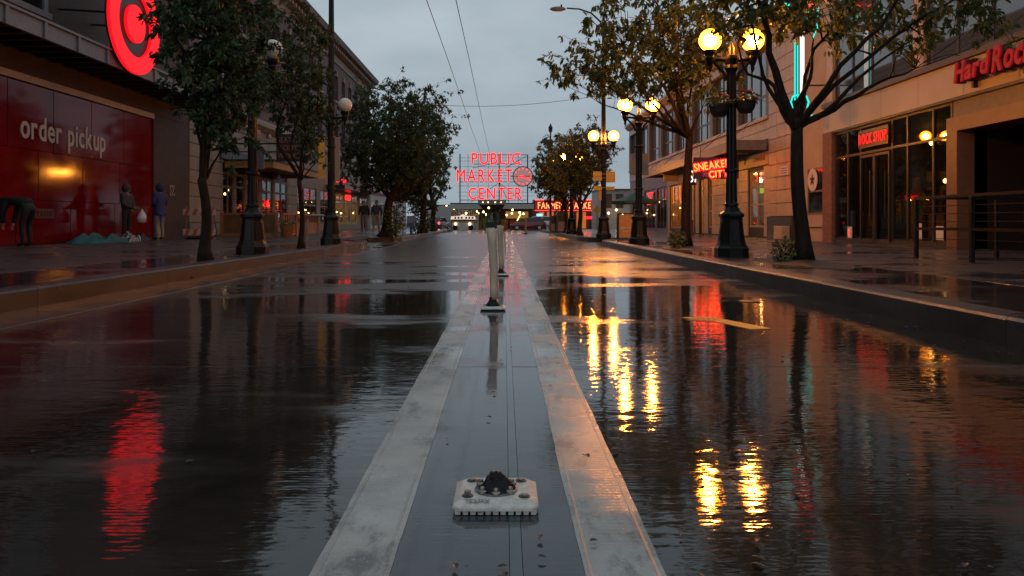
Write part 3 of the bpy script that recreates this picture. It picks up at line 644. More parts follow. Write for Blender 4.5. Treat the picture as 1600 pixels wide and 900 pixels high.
B(cx+0.13, cx+0.37, 33.88, 34.12, SW, 0.85).build("post_plinth", M_steel, sb)
for y in (28.4, 31.5, 34.8, 38.5, 41.5): MB().lathe([(0.09, 0), (0.09, 0.04), (0.02, 0.05)], (9.0, y, 3.545), 10).build("canopy_downlight", M_bulb, sb)
# handrail by the shoe window
MB().tube([(RX-0.5, 30.4, SW), (RX-0.5, 30.4, 0.95), (RX-0.5, 30.9, 1.25), (RX-0.15, 30.9, 1.25)], 0.025, 6).tube([(RX-0.5, 29.8, 0.35), (RX-0.5, 30.1, 0.28), (RX-0.5, 30.4, 0.55)], 0.025, 6).build("handrail", M_steel, sb)

# neon board under the canopy, facing up the street
ns = thing("neon_board_sign", "purple star board with yellow neon words hanging under the steel canopy", "sign", (8.0, 28.2, 2.4))
MB().box(7.22, 8.95, 28.2, 28.32, 2.40, 3.22).build("board", mat("purple_board", (0.055, 0.03, 0.075), 0.35), ns)
M_star = mat("lilac_paint", (0.22, 0.10, 0.22), 0.5)
for (sx_, sz_, s_) in ((7.65, 2.58, 0.16), (8.25, 3.05, 0.17), (8.75, 2.6, 0.15), (8.72, 3.1, 0.1)):
    MB().prism([(sx_+s_*(1 if k % 2 == 0 else .42)*math.sin(k*math.pi/5), sz_+s_*(1 if k % 2 == 0 else .42)*math.cos(k*math.pi/5)) for k in range(10)], 1, 28.185, 28.198).build("star", M_star, ns)
for m_, yy, bv, ol in ((emit("strong_red_neon", (1.0, 0.004, 0.005), 15.0), 28.16, 0.026, True), (M_yellow_neon, 28.12, 0.0, False)):
    letters(ns, "SNEAKER", (7.24, yy, 2.68), CAM, 0.28, 1.38, m_, outline=ol, bevel=bv, depth=0.004, slant=8.5, gap=0.12)
    letters(ns, "CITY", (7.80, yy, 2.44), CAM, 0.25, 0.75, m_, outline=ol, bevel=bv, depth=0.004, slant=5, gap=0.12)
for x in (7.5, 8.7): MB().tube([(x, 28.26, 3.22), (x, 28.26, 3.62)], 0.015, 5).build("hanger", M_black, ns)
wsn = thing("white_blade_sign", "small white lit letter sign hanging behind the neon board", "sign", (7.8, 31, 2.3))
B(7.70, 8.06, 31.0, 31.1, 2.30, 3.05).build("panel", M_dark, wsn)
letters(wsn, "SI", (7.73, 30.98, 2.42), CAM, 0.5, 0.30, M_white_neon, depth=0.01)
MB().tube([(7.88, 31.05, 3.05), (8.4, 31.05, 3.4)], 0.02, 5).build("arm", M_black, wsn)
bs = thing("tan_hanging_sign", "plain tan board hanging under the far canopy end", "sign", (8.9, 40, 2.9))
B(8.62, 9.42, 40.0, 40.1, 2.95, 3.50).build("board", M_tile, bs)
for x in (8.8, 9.25): MB().tube([(x, 40.05, 3.5), (x, 40.05, 3.62)], 0.015, 5).build("hanger", M_black, bs)
# red neon in the far dark shop
rn = thing("neon_window_sign", "red and white neon panel glowing in the dark shop window", "sign", (RX, 49, 1.9))
MB().box(RX-0.07, RX-0.05, 47.8, 49.6, 1.9, 2.7).build("panel", mat("pale_acrylic", (0.4, 0.35, 0.38), 0.4), rn)
for z in (1.95, 2.65): MB().tube([(RX-0.10, 47.85, z), (RX-0.10, 49.55, z)], 0.035, 6).build("tube", M_red_neon, rn)
MB().tube([(RX-0.10, 48.3, 2.0), (RX-0.10, 49.1, 2.6)], 0.03, 6).build("tube", M_red_neon, rn)
# ------------------------------------------------------------------ red pickup store (left, nearest)
M_red = mat("glossy_red_panel", (0.16, 0.003, 0.006), 0.09, var=0.25, scale=0.8, rvar=0.04, spec=0.3)
M_redtrim = mat("beige_trim", (0.45, 0.33, 0.22), 0.5)
M_dkbrick = brick("dark_brown_brick", (0.075, 0.036, 0.027), (0.05, 0.026, 0.02), (0.045, 0.035, 0.03))
M_dkwall = mat("dark_stone_wall", (0.035, 0.026, 0.028), 0.6, var=0.3)
M_gunmetal = mat("grey_painted_steel", (0.16, 0.155, 0.165), 0.45, var=0.2)
st = thing("red_store_building", "dark store with glossy red panelled front and steel canopy", "building", (LX, 17, 0))
YS = 25.6
B(LX-0.6, LX-0.04, 2, YS, 0.1, 4.32).build("backing_wall", mat("dark_red_joint", (0.03, 0.002, 0.003), 0.5), st)
for r_, (za, zb_, off, wd) in enumerate(((0.17, 1.32, 0.0, 2.35), (1.32, 2.62, 1.1, 2.05), (2.62, 4.30, 0.5, 1.85))):
    y = 2.0 - off
    while y < YS-0.02:
        a, b = max(y, 2.0), min(y+wd, YS)
        if YS - b < 0.3: b = YS
        piece("red_panel", st, LX-0.038, LX+0.0, a+0.010, b-0.010, za+0.004, zb_-0.004, M_red, 0.006); y = b if b == YS else y+wd
B(LX-0.4, LX+0.05, YS-0.0, YS+0.02, 0.17, 4.3).build("red_return", M_red, st)
B(LX-0.1, LX+0.06, 2, YS+0.05, 4.325, 4.50).build("top_trim", M_redtrim, st)
B(LX-0.6, LX-0.02, 2, 28.6, 4.51, 14.5).build("upper_wall", M_dkbrick, st)
wall(LX-0.6, LX-0.01, YS+0.03, 28.6, 0.1, 4.50).build("brick_pier", M_dkbrick, st)
for (yy, z0, z1) in ((15.2, 6.3, 9.0), (18.0, 6.3, 9.0), (23.6, 7.0, 9.5)):
    fr = MB().box(LX-0.015, LX+0.07, yy, yy+0.16, z0, z1).box(LX-0.015, LX+0.07, yy+1.5, yy+1.66, z0, z1).box(LX-0.015, LX+0.12, yy-0.1, yy+1.76, z0-0.16, z0).build("window", M_gunmetal, st)
    piece("pane", fr, LX-0.017, LX+0.01, yy+0.16, yy+1.5, z0, z1, M_dim_glass, 0)
cxl = -10.7
MB().box(cxl-0.1, cxl, 4, 28.0, 5.02, 5.40).box(LX, cxl-0.1, 27.9, 28.0, 5.04, 5.38).build("canopy_fascia", M_gunmetal, st)
B(cxl-0.1, cxl+0.06, 4, 28.0, 5.40, 5.46).build("fascia_cap", M_gunmetal, st)
for y in np.arange(5.0, 27.5, 1.35): piece("fascia_rib", st, cxl, cxl+0.05, y, y+0.10, 5.0, 5.399, M_gunmetal, 0.005)
B(LX, cxl-0.1, 4, 27.9, 5.28, 5.34).build("canopy_deck", M_dkwall, st)
for y in np.arange(5.0, 27.6, 0.62): piece("canopy_slat", st, LX+0.02, cxl-0.1, y, y+0.12, 5.05, 5.27, mat("dark_slat", (0.05, 0.045, 0.05), 0.4), 0)
piece("vent_grille", st, LX+0.001, LX+0.02, 19.2, 20.0, 0.85, 1.10, mat("dark_grille", (0.06, 0.02, 0.02), 0.4), 0.004)
for k in range(5): piece("grille_slot", st, LX+0.021, LX+0.026, 19.26+0.145*k, 19.36+0.145*k, 0.90, 1.05, M_black, 0)
letters(st, "order pickup", (LX+0.012, 18.62, 2.90), EAST, 0.62, 3.95, mat("pale_sign_lettering", (0.5, 0.40, 0.34), 0.5, var=0.08), depth=0.012, gap=0.10, bold=0.016)

be = thing("bullseye_sign", "glowing red ring-and-dot round sign over the store canopy", "sign", (-10.55, 21.1, 5.0))
cz = 6.40; cy = 21.1; bx = -10.5
M_bull = emit("red_sign_glow", (1.0, 0.005, 0.012), 1.25)
def ringmesh(r0, r1, xa, xb, n=64):
    mb = MB()
    for k in range(n):
        a, b = 2*math.pi*k/n, 2*math.pi*(k+1)/n
        P = lambda r, t, x: (x, cy+r*math.cos(t), cz+r*math.sin(t))
        mb.quad(P(r0, a, xb), P(r1, a, xb), P(r1, b, xb), P(r0, b, xb)); mb.quad(P(r1, a, xa), P(r1, a, xb), P(r1, b, xb), P(r1, b, xa))
        mb.quad(P(r0, a, xb), P(r0, a, xa), P(r0, b, xa), P(r0, b, xb)); mb.quad(P(r0, a, xa), P(r1, a, xa), P(r1, b, xa), P(r0, b, xa))
    return mb
ringmesh(0.94, 1.42, bx-0.09, bx).build("outer_ring", M_bull, be)
ringmesh(0.001, 0.53, bx-0.09, bx+0.002).build("centre_dot", M_bull, be)
ringmesh(0.002, 1.40, bx-0.16, bx-0.092).build("back_disc", mat("dark_sign_back", (0.035, 0.02, 0.022), 0.4), be)
for y in (20.3, 21.9): MB().tube([(cxl-0.2, y, 5.3), (bx-0.13, y, 6.0)], 0.03, 6).tube([(LX-0.1, y, 6.6), (bx-0.13, y, 6.5)], 0.03, 6).build("bracket", M_black, be)

np_ = thing("no_parking_sign", "small square no-parking sign on the dark brick pier", "sign", (LX, 27.1, 1.9))
piece("plate", np_, LX+0.001, LX+0.014, 26.95, 27.33, 1.72, 2.10, mat("dull_white_plate", (0.34, 0.26, 0.24), 0.5), 0.01)
letters(np_, "P", (LX+0.016, 27.07, 1.82), EAST, 0.19, 0.13, M_inkdark, depth=0.002)
MB().tube([(LX+0.018, 27.14+0.15*math.cos(a), 1.91+0.15*math.sin(a)) for a in np.linspace(0, 2*math.pi, 25)], 0.014, 5).tube([(LX+0.018, 27.04, 2.01), (LX+0.018, 27.24, 1.81)], 0.014, 5).build("prohibition_ring", M_inkdark, np_)
tag(MB().lathe([(0.07, 0), (0.07, 1.05), (0.055, 1.10), (0.02, 1.12)], (LX+0.15, 25.75, SW), 12).build("bollard", mat("yellow_paint", (0.55, 0.33, 0.03), 0.45)), "yellow bollard guarding the corner of the red wall", "bollard")

# ------------------------------------------------------------------ stone restaurant block
M_stone = mat("buff_stone", (0.27, 0.205, 0.155), 0.65, var=0.2, scale=1.6, bump=0.2)
M_plum = mat("plum_brick", (0.125, 0.07, 0.072), 0.7, var=0.25, scale=2.0, bump=0.3, bscale=40)
M_wood = mat("orange_stained_wood", (0.30, 0.12, 0.045), 0.4, var=0.35, scale=4, stretch=(1, 1, 5))
M_wood2 = mat("brown_stained_wood", (0.15, 0.075, 0.03), 0.45, var=0.3, scale=4)
rb = thing("stone_restaurant_building", "buff stone and plum brick block with deep cornice and corner cafe", "building", (LX, 45, 0))
YR0, YR1 = 28.62, 67.0
cafe = [(32.0, 33.3, 0.85, 2.95), (33.6, 34.7, 0.2, 2.95), (35.0, 36.7, 0.85, 2.95), (37.2, 38.9, 0.85, 2.95), (39.3, 41.5, 0.85, 2.95)]
shops = [(43.5, 48.0, 0.7, 2.9), (49.0, 52.5, 0.7, 2.9), (53.4, 56.0, 0.6, 2.95), (56.4, 58.6, 0.6, 2.95), (59.0, 61.2, 0.6, 2.95), (62.4, 65.8, 0.2, 2.8)]
wall(LX-0.13, LX-0.06, YR0, YR1, 0.1, 5.3, cafe+shops).build("wall", M_base, rb)
def blocks(y0, y1, z0, z1, holes, bw, bh):
    z = z0; r_ = 0
    while z < z1-0.05:
        zb_ = min(z+bh, z1); y = y0 - (bw/2 if r_ % 2 else 0)
        while y < y1-0.05:
            segs = [(max(y, y0), min(y+bw, y1))]
            for h in holes:
                if h[2] < zb_-0.02 and h[3] > z+0.02:
                    n_ = []
                    for a, b in segs:
                        if h[1] <= a or h[0] >= b: n_.append((a, b))
                        else:
                            if h[0]-a > 0.06: n_.append((a, h[0]))
                            if b-h[1] > 0.06: n_.append((h[1], b))
                    segs = n_
            for a, b in segs:
                if b-a > 0.05: piece("stone_block", rb, LX-0.058, LX+0.01+0.006*rnd.random(), round(a+0.009, 3), round(b-0.009, 3), z+0.009, zb_-0.009, M_stone, 0.014)
            y += bw
        z = zb_; r_ += 1
blocks(YR0+0.02, 44.0, 0.2, 5.26, cafe+shops, 1.55, 0.52)
wall(LX-0.058, LX+0.01, 44.0, YR1, 0.15, 5.26, shops).build("far_stone_face", M_stone, rb)
MB().prism([(LX-0.4, 5.27), (LX+0.06, 5.27), (LX+0.30, 5.50), (LX+0.30, 5.66), (LX+0.05, 5.86), (LX-0.4, 5.86)], 1, YR0, YR1).build("string_cornice", M_stone, rb)
for y in np.arange(29.3, 66.5, 1.7): piece("lion_boss", rb, LX+0.062, LX+0.22, y, y+0.26, 5.02, 5.265, mat("pale_stone_boss", (0.45, 0.34, 0.25), 0.6), 0.05)
up = [(a, a+1.15, 6.6, 8.5) for a in np.arange(29.6, 65.5, 2.35)] + [(a, a+1.15, 9.5, 11.3) for a in np.arange(29.6, 65.5, 2.35)]
wall(LX-0.5, LX, YR0, YR1, 5.86, 12.2, up).build("upper_wall", M_plum, rb)
B(LX-0.6, LX-0.51, YR0, YR1, 5.3, 12.2).build("inner_wall", M_base, rb)
for h in up:
    w = glazing(rb, LX, 1, h, 1, 2, M_dim_glass, M_gunmetal, 0.07, 0.22)
    piece("sill", w, LX+0.0, LX+0.12, h[0]-0.12, h[1]+0.12, h[2]-0.16, h[2]-0.002, M_stone, 0.01)
    piece("keystone", w, LX+0.0, LX+0.09, (h[0]+h[1])/2-0.14, (h[0]+h[1])/2+0.14, h[3]+0.002, h[3]+0.42, M_stone, 0.01)
B(LX-0.3, LX+0.08, YR0, YR1, 12.205, 12.75).build("frieze", M_stone, rb)
MB().prism([(LX-0.4, 12.75), (LX+0.15, 12.75), (LX+0.3, 13.05), (LX+0.75, 13.15), (LX+0.85, 13.5), (LX-0.4, 13.5)], 1, YR0, YR1).build("roof_cornice", mat("brown_cornice", (0.12, 0.085, 0.07), 0.6), rb)
for y in np.arange(YR0+0.3, YR1, 0.62): piece("dentil", rb, LX+0.152, LX+0.55, y, y+0.26, 12.80, 13.03, M_stone, 0.01)
B(LX-8, LX-0.4, YR0, YR1, 13.2, 13.3).build("roof", M_steel, rb)
B(LX-8, LX-0.52, YR1-0.3, YR1, 0.1, 13.15).build("end_wall", M_plum, rb)
for h in cafe:
    door = h[2] < 0.5
    glazing(rb, LX, 1, h, 1 if door else 2, 2, M_shop, M_wood2, 0.10, 0.08, zs=[h[2], 2.3, h[3]] if not door else [h[2], 2.35, h[3]], name="door" if door else "window")
room(rb, LX, 1, 31.6, 42.2, 0.2, 3.1, 5.0, mat("cafe_interior", (0.09, 0.055, 0.035), 0.6, var=0.5, scale=1.5))
for (yy, dx, zz) in ((32.6, 1.5, 2.2), (33.9, 2.5, 2.1), (35.8, 1.2, 2.3), (38.1, 2.2, 2.2), (40.2, 1.6, 2.3), (32.4, 0.7, 1.15)): MB().ball((LX-dx, yy, zz), 0.06, 8, 6).build("pendant_bulb", M_bulb, rb)
for h in shops[:2] + shops[5:]: glazing(rb, LX, 1, h, 3, 2, M_shop, M_dark, 0.08, 0.08)
for h in shops[2:5]: glazing(rb, LX, 1, h, 2, 2, M_shop, mat("ochre_post", (0.5, 0.36, 0.10), 0.5), 0.14, 0.05, zs=[h[2], 2.35, h[3]])
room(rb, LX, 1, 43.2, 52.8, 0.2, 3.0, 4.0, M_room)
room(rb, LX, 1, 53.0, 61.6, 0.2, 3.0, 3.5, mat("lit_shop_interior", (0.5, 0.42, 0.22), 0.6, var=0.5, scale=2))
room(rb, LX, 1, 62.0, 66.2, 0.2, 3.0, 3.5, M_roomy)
for (yy, dx, zz) in ((54.0, 1.2, 2.5), (55.4, 1.2, 2.6), (57.5, 1.2, 2.5), (60, 1.2, 2.5), (63.3, 1.0, 2.4), (65.0, 1.0, 2.2), (44.6, 1.5, 2.3), (50, 1.5, 2.2)): MB().ball((LX-dx, yy, zz), 0.08, 8, 6).build("pendant_bulb", _m["shop_bulb"], rb)
# cafe canopy
ax = -10.06
MB().box(ax-0.10, ax, 32.2, 40.3, 3.12, 3.42).box(LX+0.02, ax-0.10, 32.2, 32.3, 3.125, 3.42).box(LX+0.02, ax-0.10, 40.2, 40.3, 3.125, 3.42).build("awning_fascia", mat("ochre_painted_board", (0.46, 0.225, 0.06), 0.5, var=0.15), rb)
B(LX+0.02, ax+0.05, 32.12, 40.4, 3.425, 3.48).build("awning_roof", M_dark, rb)
B(LX+0.02, ax-0.1, 32.3, 40.2, 3.3, 3.34).build("awning_soffit", M_wood2, rb)
letters(rb, "DIRECT TRADE", (LX+0.45, 32.19, 3.19), CAM, 0.14, 1.2, mat("brown_lettering", (0.2, 0.09, 0.03), 0.5), depth=0.004)
B(LX+0.02, LX+0.12, 31.6, 35.6, 3.5, 3.92).build("name_board", mat("slate_board", (0.06, 0.06, 0.075), 0.5), rb)
for y, z in ((36.0, 1.55), (38.0, 1.55)):
    MB().tube([(LX+0.03, y-0.14, z), (LX+0.03, y, z+0.3), (LX+0.03, y+0.14, z), (LX+0.03, y-0.1, z+0.12)], 0.03, 6).build("neon_motif", M_red_neon, rb)
# far shop awning and signs
MB().prism([(LX, 3.25), (LX+1.7, 2.95), (LX+1.7, 3.20), (LX, 3.75)], 1, 58.5, 66.8).build("maroon_awning", mat("maroon_canvas", (0.14, 0.022, 0.03), 0.6), rb)
MB().box(LX+0.02, LX+1.3, 50.5, 58.0, 3.05, 3.3).build("flat_canopy", M_dark, rb)
fs = thing("shop_name_sign", "red and white shop name board above the yellow-lit window", "sign", (LX+0.9, 52, 3.3))
B(LX+0.6, LX+1.4, 51.0, 51.1, 3.32, 3.85).build("board", mat("pale_sign_board", (0.4, 0.4, 0.38), 0.5), fs)
MB().tube([(LX+0.66, 50.97, 3.5), (LX+0.78, 50.97, 3.72), (LX+0.88, 50.97, 3.48), (LX+1.0, 50.97, 3.7), (LX+1.12, 50.97, 3.5), (LX+1.3, 50.97, 3.66)], 0.04, 6).build("neon_scroll", M_red_neon, fs)
nw = thing("red_neon_scroll", "red neon scroll inside the yellow-lit shop window", "sign", (LX, 55, 2.5))
MB().tube([(LX+0.04, 56.6+0.2*k, 2.5+(0.3 if k % 2 else 0)) for k in range(10)], 0.045, 6).build("scroll", M_red_neon, nw)

bl = thing("coffee_blade_sign", "dark hanging board with three rows of orange lettering over the awning", "sign", (-9.4, 31.5, 3.5))
B(-9.72, -8.55, 31.5, 31.62, 3.33, 4.50).build("board", mat("charcoal_board", (0.028, 0.024, 0.024), 0.45), bl)
M_or = mat("orange_letter_paint", (0.46, 0.15, 0.04), 0.5)
for t_, z_, w_ in (("SEATTLE", 4.14, 1.0), ("COFFEE", 3.80, 1.0), ("WORKS", 3.46, 0.92)): letters(bl, t_, (-9.64, 31.49, z_), CAM, 0.23, w_, M_or, depth=0.008)
MB().tube([(LX, 31.56, 4.1), (-9.7, 31.56, 4.1)], 0.035, 6).tube([(LX, 31.56, 3.75), (-9.7, 31.56, 3.75)], 0.03, 6).build("bracket", M_black, bl)

# patio fence
pf = thing("patio_fence", "orange stained wooden fence around the cafe patio", "fence", (-10, 30, SW))
def fence_run(p0, p1, infill):
    d = Vector(p1)-Vector(p0); L = d.length; d.normalize(); n_ = max(1, round(L/2.1))
    for k in range(n_+1):
        q = Vector(p0)+d*(L*k/n_); piece("post", pf, q.x-0.06, q.x+0.06, q.y-0.06, q.y+0.06, SW, 1.14, M_wood, 0.006)
    nn = Vector((-d.y, d.x))*0.03
    def bar(z0, z1, a, b, w=1.0):
        A, E = Vector(p0)+d*a, Vector(p0)+d*b; m_ = nn*w
        return [(A.x-m_.x, A.y-m_.y, z0), (E.x-m_.x, E.y-m_.y, z0), (E.x+m_.x, E.y+m_.y, z0), (A.x+m_.x, A.y+m_.y, z0), (A.x-m_.x, A.y-m_.y, z1), (E.x-m_.x, E.y-m_.y, z1), (E.x+m_.x, E.y+m_.y, z1), (A.x+m_.x, A.y+m_.y, z1)]
    MB().hexa(bar(1.04, 1.12, 0.061, L-0.061, 1.3)).build("rail", M_wood, pf); MB().hexa(bar(0.20, 0.30, 0.061, L-0.061, 1.3)).build("rail", M_wood, pf)
    if infill == 'panel': MB().hexa(bar(0.305, 1.035, 0.062, L-0.062, 0.3)).build("mesh_panel", M_wood2, pf)
    else:
        MB().hexa(bar(0.305, 0.72, 0.062, L-0.062, 0.6)).build("board_panel", M_wood, pf)
        t = 0.2
        while t < L-0.15: MB().hexa(bar(0.721, 1.038, t, t+0.06, 0.6)).build("baluster", M_wood, pf); t += 0.24
fence_run((-11.3, 29.6), (-9.12, 29.6), 'panel'); fence_run((-9.0, 30.0), (-9.0, 35.6), 'bars')
pt = thing("patio_planter", "round wooden tub with low plants by the patio fence", "planter", (-8.72, 29.5, SW))
MB().lathe([(0.22, 0), (0.30, 0.4), (0.32, 0.46), (0.27, 0.46), (0.25, 0.40), (0.02, 0.40)], (-8.62, 29.4, SW), 14).build("tub", M_wood, pt)
bk = thing("bike_rack", "grey metal hoop bike rack beside the patio fence", "bike rack", (-5.3, 20.5, SW))
MB().tube([(-5.72, 21.4, SW)] + [(-5.72, 21.4, 0.75), (-5.70, 21.4, 0.88), (-5.6, 21.4, 0.94)] + [(-5.25, 21.4, 0.94), (-5.15, 21.4, 0.88), (-5.13, 21.4, 0.75), (-5.13, 21.4, SW)], 0.03, 8).build("hoop", mat("galvanised_tube", (0.3, 0.3, 0.31), 0.35, 0.8), bk)
for x in (-5.72, -5.13): MB().lathe([(0.09, 0), (0.09, 0.012), (0.03, 0.014)], (x, 21.4, SW), 12).build("foot", M_gunmetal, bk)

# barricade
bc = thing("barricade", "folding barricade with orange and white striped boards before the brick pier", "barricade", (-10.4, 25.2, SW))
M_os = mat("orange_stripe", (0.55, 0.10, 0.03), 0.5); M_ow = mat("dull_white_stripe", (0.5, 0.44, 0.4), 0.5)
for z0 in (0.30, 0.98):
    bd = B(-10.95, -9.85, 25.17, 25.20, z0, z0+0.22).build("board", M_ow, bc)
    for k in range(4):
        xa = -10.90+k*0.27; MB().prism([(xa, z0+0.001), (xa+0.13, z0+0.001), (xa+0.23-0.02, z0+0.219), (xa+0.08, z0+0.219)], 1, 25.163, 25.1695).build("stripe", M_os, bd)
for x in (-10.85, -9.95):
    MB().tube([(x, 25.21, SW), (x, 25.24, 1.28)], 0.022, 5).tube([(x, 25.65, SW), (x, 25.27, 1.26)], 0.022, 5).build("leg", M_gunmetal, bc)
B(-10.86, -9.94, 25.16, 25.24, SW, 0.23).build("ballast_bar", M_black, bc)

# low row of buildings further down on the left
fl = thing("pale_far_shops", "low pale row of shops beyond the street trees", "building", (LX, 80, zg(80)))
wall(LX-0.5, LX, 67.2, 92, -0.4, 4.6, [(a, a+3.2, 0.3, 2.7) for a in (68, 72.5, 77, 81.5, 86)]).build("wall", mat("pale_plaster", (0.4, 0.35, 0.31), 0.6), fl)
for a in (68, 72.5, 77, 81.5, 86): glazing(fl, LX, 1, (a, a+3.2, 0.3, 2.7), 2, 1, M_dim_glass, M_white, 0.1, 0.1)
B(LX-6, LX+0.2, 67.2, 92, 4.6, 4.8).build("roof", M_steel, fl)
# ------------------------------------------------------------------ street lamps
M_iron = M_black
def lamp(name, label, group, lit, tall=False, top=8.3):
    r = thing(name, label, "street lamp", (0, 0, 0), group)
    MB().lathe([(0.29, 0), (0.29, 0.14), (0.265, 0.17), (0.25, 0.20)], (0, 0, 0), 8, math.pi/8).lathe([(0.245, 0.20), (0.225, 0.27), (0.185, 0.62), (0.19, 0.66), (0.215, 0.69), (0.215, 0.73), (0.15, 0.78), (0.12, 0.84)], (0, 0, 0), 8, math.pi/8).build("pedestal", M_iron, r)
    for k in range(8):
        a = math.pi/4*k; c, s = math.cos(a), math.sin(a); ro = 0.205*math.cos(math.pi/8)
        P = lambda rr_, t, z: (rr_*c - t*s, rr_*s + t*c, z)
        MB().hexa([P(0.214, -0.05, 0.26), P(0.222, -0.05, 0.26), P(0.222, 0.05, 0.26), P(0.214, 0.05, 0.26), P(0.176, -0.04, 0.58), P(0.184, -0.04, 0.58), P(0.184, 0.04, 0.58), P(0.176, 0.04, 0.58)]).build("pedestal_panel", M_iron, r)
    zt = top if tall else 3.42
    fl = MB(); n = 24; prof = [(0.105, 0.84), (0.095, 0.95), (0.088, 1.4), (0.080, 3.0), (0.074, zt)] if not tall else [(0.105, 0.84), (0.10, 1.0), (0.095, 2.5), (0.085, 4.0), (0.05, zt)]
    base = 0
    for rr_, z in prof:
        for j in range(n):
            a = 2*math.pi*j/n; q = rr_*(1.0 if j % 2 else 0.90); fl.v.append((q*math.cos(a), q*math.sin(a), z))
    for k in range(len(prof)-1):
        for j in range(n): fl.f.append((k*n+j, k*n+(j+1) % n, (k+1)*n+(j+1) % n, (k+1)*n+j))
    fl.f.append(tuple((len(prof)-1)*n+j for j in range(n)))
    fl.build("shaft", M_iron, r)
    for z in (0.86, 1.45, 2.6): MB().lathe([(0.10, 0), (0.122, 0.015), (0.122, 0.05), (0.10, 0.065)], (0, 0, z), 16).build("collar", M_iron, r)
    MB().lathe([(0.085, 3.20), (0.12, 3.26), (0.10, 3.32), (0.13, 3.42), (0.13, 3.47), (0.05, 3.50), (0.045, 3.62), (0.02, 3.70)] if not tall else [(0.09, 3.20), (0.12, 3.26), (0.10, 3.34), (0.13, 3.42), (0.12, 3.48), (0.09, 3.52)], (0, 0, 0), 12).build("capital", M_iron, r)
    for sx in (-1, 1):
        arm = MB().tube([(sx*0.08, 0, 3.40), (sx*0.2, 0, 3.42), (sx*0.37, 0, 3.42)], 0.034, 8).tube([(sx*0.09, 0, 3.05), (sx*0.14, 0, 3.2), (sx*0.24, 0, 3.30), (sx*0.33, 0, 3.39)], [0.03, 0.028, 0.026, 0.024], 8).build("arm", M_iron, r)
        MB().lathe([(0.012, -0.22), (0.035, -0.17), (0.03, -0.12), (0.07, -0.03), (0.085, 0.02), (0.075, 0.06), (0.11, 0.10), (0.125, 0.155), (0.11, 0.16), (0.02, 0.16)], (sx*0.37, 0, 3.42), 14).build("globe_holder", M_iron, arm)
        gb = MB().ball((sx*0.37, 0, 3.755), 0.19, 24, 16).build("globe", M_globe_lit if lit else M_globe_off, r, True)
        if lit: MB().ball((sx*0.37, 0, 3.75), 0.105, 14, 10).build("bulb", M_globe_bulb, gb, True)
    if tall:
        if lit:
            pts = [(0, 0, top-0.9), (-0.10, 0, top-0.35), (-0.45, 0, top-0.02), (-0.9, 0, top+0.13), (-1.35, 0, top+0.16)]
            MB().tube(pts, [0.04, 0.036, 0.032, 0.03, 0.03], 8).build("mast_arm", M_iron, r)
            MB().ball((-1.68, 0, top+0.13), 0.30, 14, 8, 1.0, 0.42, 0.30).build("lantern_head", M_gunmetal, r, True)
            MB().lathe([(0.035, 0), (0.035, 0.09), (0.01, 0.10)], (-1.55, 0, top+0.20), 8).build("photocell", M_black, r)
    return r
GL = "twin-globe street lamps"
p1 = lamp("street_lamp", "nearest lit twin-globe lamp with flower baskets on its post", GL, True); p1.location = (3.95, 12.86, SW)
p2 = copy_tree(p1, loc=(3.64, 20.0, SW)); p2["label"] = "lit twin-globe lamp with tan banners, next before the orange sandwich board"
p4 = copy_tree(p1, loc=(3.27, 36.0, SW)); p4["label"] = "far lit twin-globe lamp half hidden in tree leaves"
p5 = copy_tree(p1, loc=(3.9, 47.0, SW)); p5["label"] = "farthest lit lamp showing between the trees by the umbrella"
p3 = lamp("tall_street_lamp", "tall lamp post with lit globes, curved mast arm and yellow street signs", GL, True, True); p3.location = (3.65, 27.2, SW)
q1 = lamp("street_lamp", "unlit twin-globe lamp in front of the cafe patio fence", GL, False); q1.location = (-4.63, 13.6, SW)
q2 = lamp("tall_street_lamp", "tall unlit lamp post with upright banners by the patio", GL, False, True, 9.5); q2.location = (-4.68, 20.0, SW)
M_ban = mat("tan_banner", (0.36, 0.27, 0.19), 0.6, var=0.12); M_grey = mat("grey_banner", (0.12, 0.115, 0.13), 0.6); M_yban = mat("yellow_banner", (0.8, 0.42, 0.05), 0.5)
def banner(p, x0, x1, y0, y1, z0, z1, m):
    bn = piece("banner", p, x0, x1, y0, y1, z0, z1, m, 0.004); xm = 0.04 if abs(x0) < abs(x1) else 0
    px_, py_ = p.location.x, p.location.y
    for z in (z0-0.02, z1+0.005): B(min(x0, px_), max(x1, px_), py_-0.012, py_+0.012, z, z+0.016).build("banner_rod", M_gunmetal, bn)
banner(p2, 3.40, 3.56, 19.985, 20.015, 2.02, 2.60, M_ban); banner(p2, 3.72, 3.90, 19.985, 20.015, 2.02, 2.60, M_ban)
banner(q1, -4.54, -4.42, 13.585, 13.615, 1.72, 2.12, M_grey)
banner(q2, -5.03, -4.85, 19.985, 20.015, 1.92, 3.12, M_yban); banner(q2, -4.80, -4.60+0.0, 20.10, 20.12, 1.95, 3.1, M_grey) ; banner(q2, -4.59, -4.45, 19.985, 20.015, 1.85, 3.05, M_ban)
M_ysign = mat("amber_sign_plate", (0.66, 0.36, 0.05), 0.45, var=0.1)
for (x0, x1, z0, z1) in ((3.25, 3.57, 2.26, 2.42), (3.25, 3.57, 2.43, 2.60), (3.73, 4.06, 2.20, 2.60), (3.27, 3.57, 1.92, 2.08), (3.73, 4.04, 1.92, 2.05), (3.46, 3.56, 1.55, 1.90)):
    piece("sign_plate", p3, x0, x1, 27.05, 27.07, z0, z1, M_ysign, 0.004)
for z in (2.0, 2.35, 2.5): B(3.5, 3.8, 27.071, 27.12, z, z+0.025).build("sign_strap", M_gunmetal, p3)
